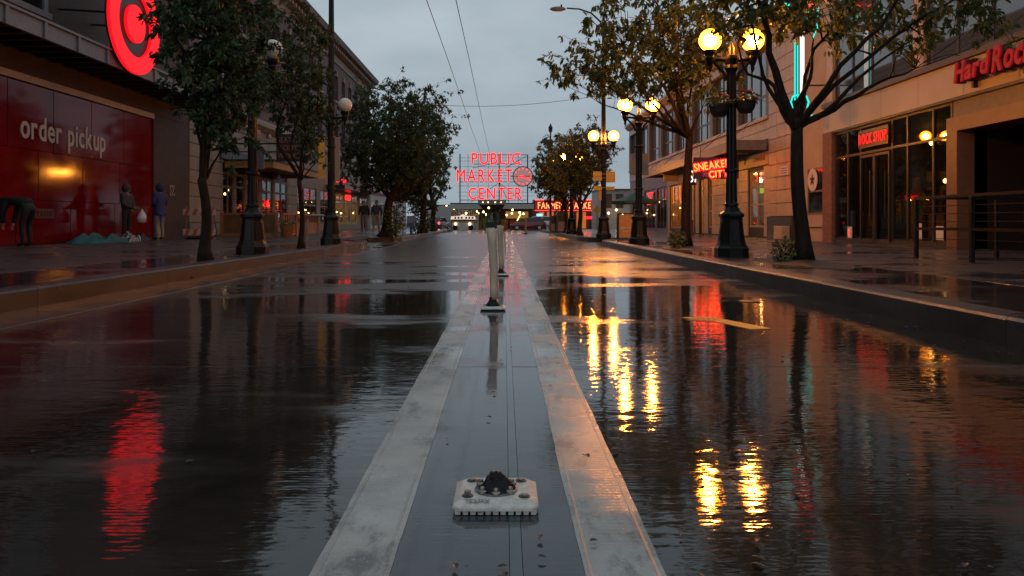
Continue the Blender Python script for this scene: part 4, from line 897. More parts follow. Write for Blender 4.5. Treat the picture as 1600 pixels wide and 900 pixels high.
# flower baskets on the nearest lamp
def leaf_cloud(O, D, Nn, L, W, name, m, parent=None, fold=0.18):
    """leaf blades: O base points, D directions, Nn face normals, L lengths"""
    n = len(O); D = D/np.linalg.norm(D, axis=1, keepdims=True); S = np.cross(D, Nn); S /= (np.linalg.norm(S, axis=1, keepdims=True)+1e-9); U = np.cross(S, D)
    L = L[:, None]; Wd = L*W
    V = np.stack([O, O+D*L*.28+S*Wd*.42+U*Wd*fold, O+D*L*.66+S*Wd*.40+U*Wd*fold*.7, O+D*L-U*L*.08, O+D*L*.66-S*Wd*.40+U*Wd*fold*.7, O+D*L*.28-S*Wd*.42+U*Wd*fold], 1).reshape(-1, 3)
    q = np.array([[0, 1, 2, 3], [0, 3, 4, 5]]); Fc = (q[None] + (np.arange(n)*6)[:, None, None]).reshape(-1, 4)
    me = bpy.data.meshes.new(name); me.vertices.add(len(V)); me.vertices.foreach_set("co", V.astype(np.float32).ravel())
    me.loops.add(Fc.size); me.loops.foreach_set("vertex_index", Fc.ravel().astype(np.int32)); me.polygons.add(len(Fc))
    me.polygons.foreach_set("loop_start", np.arange(0, Fc.size, 4, dtype=np.int32)); me.polygons.foreach_set("loop_total", np.full(len(Fc), 4, dtype=np.int32))
    me.update(calc_edges=True); me.materials.append(m)
    o = bpy.data.objects.new(name, me); col.objects.link(o); return adopt(o, parent)
def tuft(c, r, n, L, m, name, parent, seed=0, zs=0.8):
    g = np.random.default_rng(seed); d = g.normal(size=(n, 3)); d /= np.linalg.norm(d, axis=1, keepdims=True)
    O = np.array(c) + d*np.array(r)*g.uniform(.3, 1, (n, 1))**.6
    D = d + g.normal(size=(n, 3))*.5; D[:, 2] -= 0.2
    o = leaf_cloud(O, D, d+np.array([0, 0, .7]), g.uniform(.45, 1.3, n)*L, 0.75, name, m, parent); o["kind"] = "stuff"; return o
for k, (bx_, lab) in enumerate(((3.72, "flower basket with trailing leaves on the street side of the near lamp"), (4.18, "flower basket with pink blooms on the shop side of the near lamp"))):
    fb = thing("flower_basket", lab, "flower basket", (bx_, 12.8, 2.6), "hanging flower baskets")
    zb = 2.78 + 0.06*k
    MB().lathe([(0.10, -0.20), (0.15, -0.13), (0.18, 0.0), (0.165, 0.0), (0.02, -0.03)], (bx_, 12.8, zb), 14).build("bowl", mat("dark_basket", (0.035, 0.02, 0.015), 0.7), fb)
    tuft((bx_, 12.8, zb+0.05), (0.2, 0.2, 0.13), 160, 0.075, M_ivy, "foliage", fb, k)
    for j, (dx, dz) in enumerate(((-0.08, .12), (0.1, .14), (0.02, .17), (.14, .05))):
        MB().ball((bx_+dx, 12.8-0.1, zb+dz), 0.03, 8, 6, 1, 1, .8).build("bloom", mat("pink_bloom", (0.7, 0.12, 0.16), 0.5), fb, True)
    MB().tube([(bx_, 12.8, zb+0.12), (bx_, 12.83, 3.0), (3.95, 12.86, 3.05)], 0.012, 5).build("hanger", M_black, fb)

# ------------------------------------------------------------------ trees
def bez(a, c, b, n): return [a*(1-t)**2 + c*2*t*(1-t) + b*t*t for t in np.linspace(0, 1, n)]
def tree(label, base, fork_z, tr, ells, nl, ns, nt, per, leaf, m, seed, group, lean=(0, 0), width=0.5, droop=0.5, low=True, ragged=0.10):
    g = np.random.default_rng(seed); base = np.array(base, float); root = thing("street_tree", label, "tree", tuple(base), group)
    wts = np.array([e[1][0]*e[1][1]*e[1][2] for e in ells]); wts = wts/wts.sum()
    def samp(n, p=0.45):
        k = g.choice(len(ells), n, p=wts); d = g.normal(size=(n, 3)); d /= np.linalg.norm(d, axis=1, keepdims=True)
        d *= (g.uniform(0, 1, (n, 1))**p); return np.array([ells[i][0] for i in k]) + d*np.array([ells[i][1] for i in k])
    fork = base + np.array([lean[0], lean[1], fork_z])
    wood = MB(); n0 = 9; tp = []
    for k in range(n0):
        t = k/(n0-1); tp.append(base + (fork-base)*t + np.array([math.sin(t*5+seed)*.03, math.cos(t*4+seed)*.03, 0])*(t > 0))
    trr = [tr*(1.0+0.75*math.exp(-8*k/(n0-1)*fork_z))*(1-.22*k/(n0-1)) for k in range(n0)]
    tp[0] = tp[0]-np.array([0, 0, .04]); wood.tube(tp, trr, 12); wood.ball(fork, trr[-1]*1.04, 12, 8)
    pool = samp(90, .3); sel = [pool[np.argmax(pool[:, 2])]]
    while len(sel) < nl:
        d = np.min([np.linalg.norm(pool-s, axis=1) for s in sel], axis=0); sel.append(pool[np.argmax(d)])
    nodes_, rads = [], []
    def branch(a, b, r0, r1, n, sides, lift):
        L = np.linalg.norm(b-a); c = (a+b)/2 + np.array([0, 0, lift*L]) + g.normal(size=3)*L*.08
        P = bez(a, c, b, n); ax_, fq, ph_ = g.normal(size=3)*L*.03, g.uniform(1.2, 2.6), g.uniform(0, 6); P = [p + ax_*math.sin(math.pi*k/(n-1))*math.sin(fq*math.pi*k/(n-1)+ph_) + (g.normal(size=3)*L*.005 if 0 < k < n-1 else 0) for k, p in enumerate(P)]
        R = list(np.linspace(r0, r1, n)); wood.tube(P, R, sides, False); return P, R
    for si, s in enumerate(sel):
        tgt = fork + (s-fork)*.82
        P, R = branch(fork - np.array([0, 0, .08]), tgt, tr*(.72 if si == 0 else .52*g.uniform(.65, 1.05)), max(.010, tr*.10), 11, 7, .10 if not low else -.02); nodes_ += P[2:]; rads += R[2:]
    A = np.array(nodes_); Rd = np.array(rads); s_nodes, s_r = list(nodes_), list(rads)
    for s in samp(ns, .38):
        d = np.linalg.norm(A-s, axis=1) + .25*np.maximum(0, A[:, 2]-s[2]); k = int(np.argmin(d))
        P, R = branch(A[k], s, min(Rd[k]*.7, tr*.22), .006, 6, 5, .06); s_nodes += P[2:]; s_r += R[2:]
    A = np.array(s_nodes); Rd = np.array(s_r); O, D = [], []
    tips = samp(nt, .36); cc = np.mean([e[0] for e in ells], axis=0); far = g.uniform(0, 1, nt) < ragged; tips[far] = cc + (tips[far]-cc)*g.uniform(1.08, 1.35, (int(far.sum()), 1))
    for s in tips:
        d = np.linalg.norm(A-s, axis=1); k = int(np.argmin(d)); a = A[k]
        if d[k] > 1.1: s = a + (s-a)/d[k]*1.1
        P, R = branch(a, s, min(.007, Rd[k]), .0025, 4, 3, .05); dirv = s-a; dirv = dirv/(np.linalg.norm(dirv)+1e-6)
        kn = max(2, per//5); ts = np.sort(g.uniform(.25, 1.0, kn))[g.integers(0, kn, per)]; ts[:per//3] = 1.0; q = a + (s-a)*ts[:, None] + g.normal(size=(per, 3))*leaf*.22
        O.append(q); dd = dirv*.5 + g.normal(size=(per, 3))*.7; dd[:, 2] -= droop; D.append(dd)
    wood.build("trunk", M_bark, root, True)
    O, D = np.concatenate(O), np.concatenate(D); n = len(O)
    Nn = np.array([0, 0, 1.0]) + g.normal(size=(n, 3))*.55
    cr_ = leaf_cloud(O, D, Nn, leaf*g.uniform(.65, 1.25, n), width, "crown", m, root); cr_["kind"] = "stuff"
    return root
GT = "street trees"
tree("slim dark tree in front of the red wall and round red sign", (-4.58, 11.35, SW), 1.25, 0.082, [((-4.46, 11.4, 3.75), (0.82, 1.3, 1.75)), ((-4.35, 11.5, 2.55), (0.55, 0.7, 0.75)), ((-4.38, 11.4, 3.35), (0.45, 0.6, 0.6))], 4, 85, 600, 19, 0.105, M_leafL, 11, GT, (-0.05, 0), ragged=0.14)
tree("thin dark tree standing beside the cafe patio fence", (-4.57, 16.6, SW), 1.6, 0.062, [((-4.70, 16.6, 4.15), (0.85, 1.1, 1.45)), ((-4.32, 16.6, 2.75), (0.40, 0.7, 0.7))], 6, 60, 380, 17, 0.105, M_leafL, 12, GT, ragged=0.2)
tree("broad dense tree with ivy at its foot past the tall banner post", (-4.62, 28.4, SW), 1.5, 0.19, [((-4.15, 28.4, 4.3), (2.5, 2.4, 2.05)), ((-4.35, 28.4, 3.0), (1.5, 1.8, 1.3)), ((-5.2, 28.5, 3.2), (1.3, 1.8, 1.4))], 8, 130, 1100, 18, 0.13, M_leafL, 13, GT, (0.25, 0), ragged=0.06)
tree("dense dark tree farther along the red kerb beside the market sign", (-4.43, 40.0, SW), 1.6, 0.19, [((-5.2, 40, 4.9), (2.2, 2.8, 2.7)), ((-5.1, 40, 3.0), (1.4, 2.0, 1.5))], 8, 120, 850, 17, 0.16, M_leafL, 14, GT, (0.1, 0), ragged=0.04)
tree("farthest dark tree of the row on the cafe side", (-4.9, 51.0, SW-0.01), 1.6, 0.19, [((-5.8, 51, 4.2), (2.2, 2.8, 2.9))], 7, 90, 500, 17, 0.20, M_leafL, 15, GT)
tree("nearest tree with bare spreading limbs before the cafe shopfront", (4.30, 10.64, SW+.02), 2.0, 0.105, [((5.3, 10.9, 4.25), (2.3, 1.5, 1.0)), ((3.7, 10.7, 4.3), (1.1, 1.3, 1.0)), ((6.6, 11.2, 3.7), (1.0, 1.0, 0.45))], 9, 85, 430, 13, 0.125, M_leafR, 21, GT, (-0.10, 0), 0.46, 0.75, ragged=0.2)
tree("amber-lit tree reaching over the street beside the neon board", (4.08, 16.6, SW+.02), 2.55, 0.105, [((3.3, 16.5, 4.75), (1.65, 1.6, 1.35)), ((2.1, 16.4, 4.05), (1.2, 1.0, 0.62)), ((4.2, 16.6, 4.4), (1.0, 1.3, 1.1))], 10, 120, 540, 13, 0.145, M_leafR, 22, GT, (0.05, 0), 0.46, 0.75, ragged=0.2)
tree("small leafy tree behind the lamp with yellow street signs", (3.44, 33.6, SW), 1.3, 0.11, [((3.75, 33.6, 3.75), (1.45, 1.6, 1.5)), ((3.2, 33.6, 3.0), (1.2, 1.3, 1.0))], 7, 80, 480, 16, 0.14, M_leafF, 23, GT)
tree("leafy tree overlapping the red market fascia sign", (3.35, 40.0, SW), 1.3, 0.10, [((3.2, 40, 3.9), (1.75, 1.9, 1.75)), ((2.6, 40, 2.8), (1.2, 1.4, 1.0))], 7, 90, 560, 17, 0.16, M_leafF, 24, GT)
tree("farthest leafy tree on the lit-lamp side of the street", (3.9, 50.0, SW-0.01), 1.4, 0.12, [((4.2, 50, 4.0), (2.0, 2.0, 1.9))], 6, 70, 380, 16, 0.19, M_leafF, 25, GT)
def bush(name, label, c, r, n, L, m, seed, group=None):
    b = thing(name, label, "shrub", (c[0], c[1], SW), group); tuft(c, r, n, L, m, "foliage", b, seed)
    g = random.Random(seed); st_ = MB()
    for k in range(7): st_.tube([(c[0]+g.uniform(-.1, .1), c[1]+g.uniform(-.1, .1), SW), (c[0]+g.uniform(-r[0], r[0])*.7, c[1]+g.uniform(-r[1], r[1])*.7, c[2]+r[2]*.3)], .008, 4)
    st_.build("stems", M_bark, b)
bush("ivy_shrub", "yellow-green shrub at the foot of the nearest tree on the soil bed", (4.08, 10.75, 0.33), (0.17, 0.22, 0.18), 330, 0.06, M_ivy, 31)
bush("ivy_shrub", "round green shrub at the foot of the amber-lit tree", (3.86, 16.5, 0.36), (0.20, 0.26, 0.20), 420, 0.065, M_ivy, 32)
bush("ivy_shrub", "ivy shrub climbing the trunk of the broad dense tree", (-4.2, 28.2, 0.75), (0.42, 0.4, 0.6), 700, 0.10, M_ivy, 33)
bush("ivy_shrub", "dark ivy mass around the trunk beside the red kerb", (-4.5, 40.0, 0.75), (0.65, 0.6, 0.65), 600, 0.13, M_leafL, 34)
tuft((-8.62, 29.4, 0.68), (0.28, 0.28, 0.13), 150, 0.10, M_ivy, "foliage", pt, 41)

# ------------------------------------------------------------------ lane posts and the broken base
M_plastic = mat("dirty_white_plastic", (0.64, 0.60, 0.54), 0.42, var=0.28, scale=38, bump=0.25, bscale=180)
M_post = mat("scuffed_tan_post", (0.58, 0.45, 0.325), 0.5, var=0.35, scale=12, bump=0.2, bscale=60, stretch=(1, 1, .35))
M_rub = mat("black_rubber", (0.006, 0.0055, 0.0055), 0.5, spec=0.3, var=0.4, bump=0.3)
M_bolt = mat("zinc_bolt", (0.34, 0.31, 0.27), 0.38, 0.85, var=0.4, scale=60)
M_hole = mat("hole_shade", (0.012, 0.01, 0.01), 0.6)  # near-black colour stands in for the shade inside gaps and openings
def base_plate(root, cx, cy, w=0.222, d=0.205, t=0.030, detail=True):
    hx, hy = w/2, d/2; c = 0.018
    def octo(s, z): return [(cx-hx*s+c, cy-hy*s, z), (cx+hx*s-c, cy-hy*s, z), (cx+hx*s, cy-hy*s+c, z), (cx+hx*s, cy+hy*s-c, z), (cx+hx*s-c, cy+hy*s, z), (cx-hx*s+c, cy+hy*s, z), (cx-hx*s, cy+hy*s-c, z), (cx-hx*s, cy-hy*s+c, z)]
    rings = [octo(1, .013), octo(1, .019), octo(.985, .023), octo(.84, .0335), octo(.82, .034)]; mb = MB()
    for r_ in rings: mb.v += r_
    for k in range(len(rings)-1):
        for j in range(8): mb.f.append((k*8+j, k*8+(j+1) % 8, k*8+8+(j+1) % 8, k*8+8+j))
    mb.f.append(tuple(range(8))[::-1]); mb.f.append(tuple(range(32, 40))); mb.build("base_plate", M_plastic, root)
    if detail:
        ft = random.Random(5)
        for k in range(11):                                   # feet under the rim
            x = cx-hx+0.014+k*(w-0.028)/10
            for yy in (cy-hy+0.006, cy+hy-0.014): piece("foot_rib", root, x-0.0072, x+0.0072, yy, yy+0.012, 0.0005, 0.0135, M_plastic, 0.002)
        for k in range(9):
            y = cy-hy+0.026+k*(d-0.05)/8
            for xx in (cx-hx+0.004, cx+hx-0.014): piece("foot_rib", root, xx, xx+0.010, y-0.008, y+0.008, 0.0005, 0.0135, M_plastic, 0.002)
        B(cx-hx+.018, cx+hx-.018, cy-hy+.02, cy+hy-.02, 0.0005, 0.0128).build("underside", M_hole, root)
    else: B(cx-hx+.01, cx+hx-.01, cy-hy+.012, cy+hy-.012, 0.0005, 0.0128).build("underside", M_rub, root)
sbp = thing("broken_post_base", "square white plastic base with a torn black rubber stub and no post", "post base", (-0.02, 1.985, 0))
bx0, by0 = -0.022, 1.985
base_plate(sbp, bx0, by0)
zt_ = 0.034
MB().lathe([(0.058, 0.0003), (0.058, 0.0022), (0.0535, 0.003), (0.052, 0.0012), (0.01, 0.0010)], (bx0, by0-0.002, zt_), 32).build("clamp_ring", mat("dull_steel_ring", (0.14, 0.155, 0.17), 0.35, 0.7, var=0.3), sbp)
st2 = MB(); n = 20; gg = random.Random(9)
prof = [(0.049, 0.001), (0.047, 0.006), (0.037, 0.022), (0.028, 0.034), (0.0235, 0.039), (0.017, 0.037), (0.0145, 0.024), (0.006, 0.016)]
for k, (r_, z) in enumerate(prof):
    for j in range(n):
        a = 2*math.pi*j/n; lob = 1 + (0.12*math.cos(3*a+.6) if 0 < k < 5 else 0) + (gg.uniform(-.06, .06) if 2 < k < 6 else 0)
        zz = z + (gg.uniform(-.003, .004) if 3 <= k <= 5 else 0) + (0.0105*math.sin(a) if k >= 3 else 0)
        st2.v.append((bx0+r_*lob*math.cos(a), by0+0.004+r_*lob*math.sin(a)*.9, zt_+zz*.8))
for k in range(len(prof)-1):
    for j in range(n): st2.f.append((k*n+j, k*n+(j+1) % n, (k+1)*n+(j+1) % n, (k+1)*n+j))
st2.f.append(tuple((len(prof)-1)*n+j for j in range(n))); st2.build("rubber_stub", M_rub, sbp, True)
for (dx, dy, hgt) in ((-.074, -.052, .011), (.074, -.056, .003), (-.066, .062, .003), (.068, .062, .003)):
    wsh = MB().lathe([(0.0155, 0), (0.0155, 0.0016), (0.012, 0.0022)], (bx0+dx, by0+dy, zt_+.0003), 18).build("washer", mat("dark_washer", (0.07, 0.06, 0.055), 0.45, .6), sbp)
    MB().lathe([(0.0092, 0.002), (0.0092, 0.003+hgt), (0.007, 0.0045+hgt), (0.001, 0.005+hgt)], (bx0+dx, by0+dy, zt_), 6, .4).build("bolt_head", M_bolt, wsh)
for (dx, dy) in ((-.036, -.034), (0.0, -.045), (.038, -.033), (-.042, .028), (.042, .028)):
    MB().lathe([(0.0125, 0), (0.012, 0.005), (0.008, 0.0075)], (bx0+dx, by0+dy, zt_+.002), 14).lathe([(0.0072, .0075), (0.0072, 0.013), (0.005, 0.015), (.001, .0152)], (bx0+dx, by0+dy, zt_+.002), 6).build("ring_bolt", M_bolt, sbp, False)
for x in (-.086, .050): piece("moulded_bar", sbp, bx0+x, bx0+x+.034, by0-.078, by0-.0745, zt_+.0002, zt_+.0018, M_plastic, .0006)
letters(sbp, "TRAFFIX", (bx0-.078, by0-.0945, .0315), ((1, 0, 0), (0, .86, .5)), 0.0125, 0.062, mat("moulded_mark", (0.36, 0.32, 0.28), 0.5), depth=.0012, part="moulded_letter")

def lane_post(label, x, y, h, r, seed):
    p = thing("lane_post", label, "lane post", (x, y, 0), "flexible lane posts"); g = random.Random(seed)
    base_plate(p, x, y, 0.215, 0.2, detail=False)
    for (dx, dy) in ((-.07, -.06), (.07, -.06), (-.07, .06), (.07, .06)): MB().lathe([(0.014, 0), (0.012, 0.008), (0.002, 0.009)], (x+dx, y+dy, .034), 8).build("bolt", M_bolt, p)
    MB().lathe([(0.062, .001), (0.058, .008), (0.040, .035), (.030, .052), (0.034, .07), (.02, .08)], (x, y, .034), 18).build("rubber_hinge", M_rub, p, True)
    prof = [(1, .10), (1.0, .2), (1.0, .38), (1.03, .52), (1.06, .63), (1.16, .685), (1.27, .73), (1.29, .765)]; n = 22; mb = MB()
    for inner in (0, 1):
        for k, (s, z) in enumerate(prof if not inner else prof[::-1][:3]):
            for j in range(n):
                a = 2*math.pi*j/n; top = (z > .7)
                sx_ = s*r*(1.0 if not top else 1.06); sy_ = s*r*(1.0 if not top else .62)
                zz = z*h/.765 + (g.uniform(-.006, .004) if z > .75 and not inner else 0) - (0.02 if z > .75 and math.cos(a-.6) > .75 else 0)
                q = .9 if inner else 1
                mb.v.append((x+sx_*q*math.cos(a)+.012*math.sin(z*4+seed), y+sy_*q*math.sin(a), zz-(.006 if inner else 0)))
    for k in range(len(prof)+2):
        for j in range(n): mb.f.append((k*n+j, k*n+(j+1) % n, (k+1)*n+(j+1) % n, (k+1)*n+j))
    mb.f.append(tuple(range(n))[::-1]); mb.build("post_tube", M_post, p, True)
lane_post("scuffed tan lane post with a split flared top, nearer of the two", -0.098, 6.33, 0.70, 0.036, 1)
lane_post("scuffed tan lane post just behind the nearer one", -0.045, 10.35, 0.705, 0.036, 2)
yp = thing("yellow_marker_post", "thin yellow marker post standing before the parked cars", "marker post", (1.35, 47, 0))
MB().lathe([(0.06, 0), (0.06, 1.0), (0.05, 1.05), (0.01, 1.06)], (1.35, 47, 0.02), 12).build("post", mat("yellow_paint", (0, 0, 0)), yp)
MB().lathe([(0.2, 0), (0.18, .04), (0.07, .06)], (1.35, 47, 0.001), 12).build("foot", M_rub, yp)

# fallen leaves and grit on the wet road
g = np.random.default_rng(77); n = 420
yy = 1.4 + g.uniform(0, 1, n)**2.0*14; xx = np.where(g.uniform(0, 1, n) < .35, g.uniform(-.25, 1.2, n), g.uniform(LC+.1, RC-.05, n)); xx = np.where((g.uniform(0, 1, n) < .2), RC-.05-g.uniform(0, .5, n), xx)
D = g.normal(size=(n, 3)); D[:, 2] = 0.05
lv = leaf_cloud(np.stack([xx, yy, np.full(n, .0095)], 1), D, np.array([[0, 0, 1.0]]) + g.normal(size=(n, 3))*.12, g.uniform(.008, .034, n), .6, "fallen_leaves", mat("wet_dead_leaf", (0.028, 0.017, 0.011), .4))
tag(lv, "small dark fallen leaves and grit scattered on the road", "leaves", kind="stuff")

# ------------------------------------------------------------------ pavement furniture
ab = thing("sandwich_board", "orange sandwich board advertising happy hour beside the tall lamp", "sandwich board", (4.4, 26.0, SW))
for s, yy in ((1, 25.92), (-1, 26.28)):
    MB().hexa([(4.02, yy, SW+.06), (4.66, yy, SW+.06), (4.66, yy+.025, SW+.06), (4.02, yy+.025, SW+.06), (4.02, yy+s*.15, 1.02), (4.66, yy+s*.15, 1.02), (4.66, yy+s*.15+.025, 1.02), (4.02, yy+s*.15+.025, 1.02)]).build("panel", mat("orange_board_face", (0.52, 0.20, 0.045), 0.4, var=.25), ab)
MB().box(4.0, 4.02, 25.9, 26.32, SW, 1.05).box(4.66, 4.68, 25.9, 26.32, SW, 1.05).box(4.0, 4.68, 26.04, 26.14, 1.03, 1.07).build("frame", M_dark, ab)
tl = Vector((0, .15, .80)).normalized()
for t_, z_, h_, w_ in (("HAPPY HOUR", .50, .075, .52), ("DAILY 3PM", .41, .05, .36)): letters(ab, t_, (4.34-w_/2, 25.915+.15*(z_-SW-.06)/.80-.006, z_), ((1, 0, 0), tuple(tl)), h_, w_, M_white, depth=.003)
def bin_(label, x, y, w, h):
    b = thing("litter_bin", label, "litter bin", (x, y, SW), "litter bins")
    MB().prism([(x-w/2, SW), (x+w/2, SW), (x+w/2, SW+h*.86), (x+w*.38, SW+h), (x-w*.38, SW+h), (x-w/2, SW+h*.86)], 1, y-w/2, y+w/2).build("body", mat("dark_bin_shell", (0.02, 0.024, 0.026), .4), b)
    B(x-w*.28, x+w*.28, y-w/2-.008, y-w/2-.001, SW+h*.62, SW+h*.82).build("opening", M_hole, b)
    B(x-w*.36, x+w*.36, y-w/2-.006, y-w/2-.001, SW+h*.08, SW+h*.52).build("door", M_gunmetal, b)
bin_("dark litter bin with a hooded top under the far leafy tree", 3.15, 40.6, .62, 1.15); bin_("low grey bin beside the hooded litter bin", 2.75, 41.4, .4, .95)
bbx = thing("newspaper_box", "small blue newspaper box under the dense trees on the red kerb side", "newspaper box", (-4.5, 36, SW))
MB().box(-4.75, -4.38, 36, 36.4, .5, 1.05).box(-4.62, -4.51, 36.1, 36.3, SW+.03, .499).box(-4.75, -4.38, 36, 36.4, SW, SW+.03).build("body", mat("blue_enamel", (0.05, 0.09, 0.2), .4), bbx)
B(-4.71, -4.42, 35.985, 35.998, .72, 1.0).build("window", M_dim_glass, bbx)
um = thing("cafe_umbrella", "dark green cafe umbrella open over the pavement tables", "umbrella", (7.4, 42, SW))
mb = MB(); n = 8; R_ = 1.35; uc = (7.4, 42.0)
mb.v = [(uc[0], uc[1], 2.42)] + [(uc[0]+R_*math.cos(2*math.pi*k/n+.2), uc[1]+R_*math.sin(2*math.pi*k/n+.2), 1.93) for k in range(n)] + [(uc[0]+R_*math.cos(2*math.pi*k/n+.2), uc[1]+R_*math.sin(2*math.pi*k/n+.2), 1.78) for k in range(n)]
for k in range(n): mb.f += [(0, 1+k, 1+(k+1) % n), (1+k, 1+n+k, 1+n+(k+1) % n, 1+(k+1) % n)]
mb.build("canopy", mat("green_canvas", (0.012, 0.06, 0.045), .6), um)
MB().tube([(uc[0], uc[1], SW), (uc[0], uc[1], 2.5)], .025, 8).build("pole", M_wood2, um)
MB().lathe([(.25, 0), (.25, .06), (.04, .1)], (uc[0], uc[1], SW), 14).build("foot", M_black, um)
for k, (tx, ty) in enumerate(((7.3, 38.8), (7.6, 44.6))):
    t = thing("cafe_table", ("small round cafe table in front of the dark shopfront", "small round cafe table behind the green umbrella")[k], "table", (tx, ty, SW), "cafe tables")
    MB().lathe([(.36, 0), (.36, .03), (.02, .031)], (tx, ty, .88), 18).build("table_top", M_dark, t); MB().lathe([(.22, 0), (.2, .03), (.03, .06), (.03, .72)], (tx, ty, SW), 12).build("pedestal", M_black, t)
# railing of the cafe terrace (right foreground)
rl = thing("terrace_railing", "dark metal railing around the terrace before the cafe entrance", "railing", (6.8, 10, SW))
for y in (12.2, 10.75, 9.3, 7.8): piece("post", rl, 6.77, 6.83, y-.03, y+.03, SW, 1.12, M_black, .004)
for z in (1.12, .62): B(6.775, 6.825, 7.8, 12.23, z+.001, z+.045).build("rail", M_black, rl)
B(6.826, 9.5, 12.18, 12.22, 1.121, 1.165).build("rail", M_black, rl); B(6.826, 9.5, 12.18, 12.22, .621, .66).build("rail", M_black, rl)
for x in (8.1, 9.45): piece("post", rl, x, x+.05, 12.17, 12.23, SW, 1.12, M_black, .004)
for z in (.36, .49, .76, .88, 1.0): MB().tube([(6.8, 7.8, z), (6.8, 12.2, z)], .006, 5).build("cable", M_black, rl)
for k, (xx_, yy_) in enumerate(((8.3, 10.9), (8.6, 9.4))):
    t = thing("terrace_bench", ("dark bench on the terrace nearer the entrance", "dark bench on the terrace beside the railing corner")[k], "bench", (xx_, yy_, SW), "terrace benches")
    B(xx_-.5, xx_+.5, yy_-.2, yy_+.2, .58, .63).build("seat", M_black, t); B(xx_-.5, xx_+.5, yy_+.16, yy_+.2, .70, 1.0).build("backrest", M_black, t)
    for sx in (-.42, .42): B(xx_+sx-.03, xx_+sx+.03, yy_-.18, yy_+.18, SW, .579).build("leg", M_black, t); B(xx_+sx-.03, xx_+sx+.03, yy_+.201, yy_+.23, .5, 1.0).build("back_post", M_black, t)
# thin lamp pole further on
tp_ = thing("thin_pole", "thin dark pole with a small lantern above the far leafy trees", "pole", (3.0, 48, SW))
MB().tube([(3.0, 48, SW), (3.0, 48, 6.6)], [.08, .045], 8).build("shaft", M_black, tp_); MB().lathe([(.05, 0), (.12, .1), (.14, .35), (.06, .5), (.01, .62)], (3.0, 48, 6.55), 8).build("lantern", M_black, tp_); MB().tube([(3.0, 48, 6.2), (2.75, 48, 6.45)], .03, 5).build("arm", M_black, tp_)
# overhead wires
def wire(label, pts, r=.012):
    return tag(MB().tube(pts, r, 5).build("overhead_wire", M_black), label, "wire", "overhead wires")
wire("trolley wire nearer the dense dark trees", [(-2.18, 8+10*k, 7.0-.05*math.sin(k*1.9)) for k in range(9)])
wire("trolley wire nearer the middle of the street", [(-1.36, 8+10*k, 7.0-.05*math.sin(k*1.7+1)) for k in range(9)])
wire("thin span wire crossing the sky above the market sign", [(-5.5+1.4*k, 46, 8.1-.35*math.sin(math.pi*k/8)+.06*k) for k in range(9)], .014)
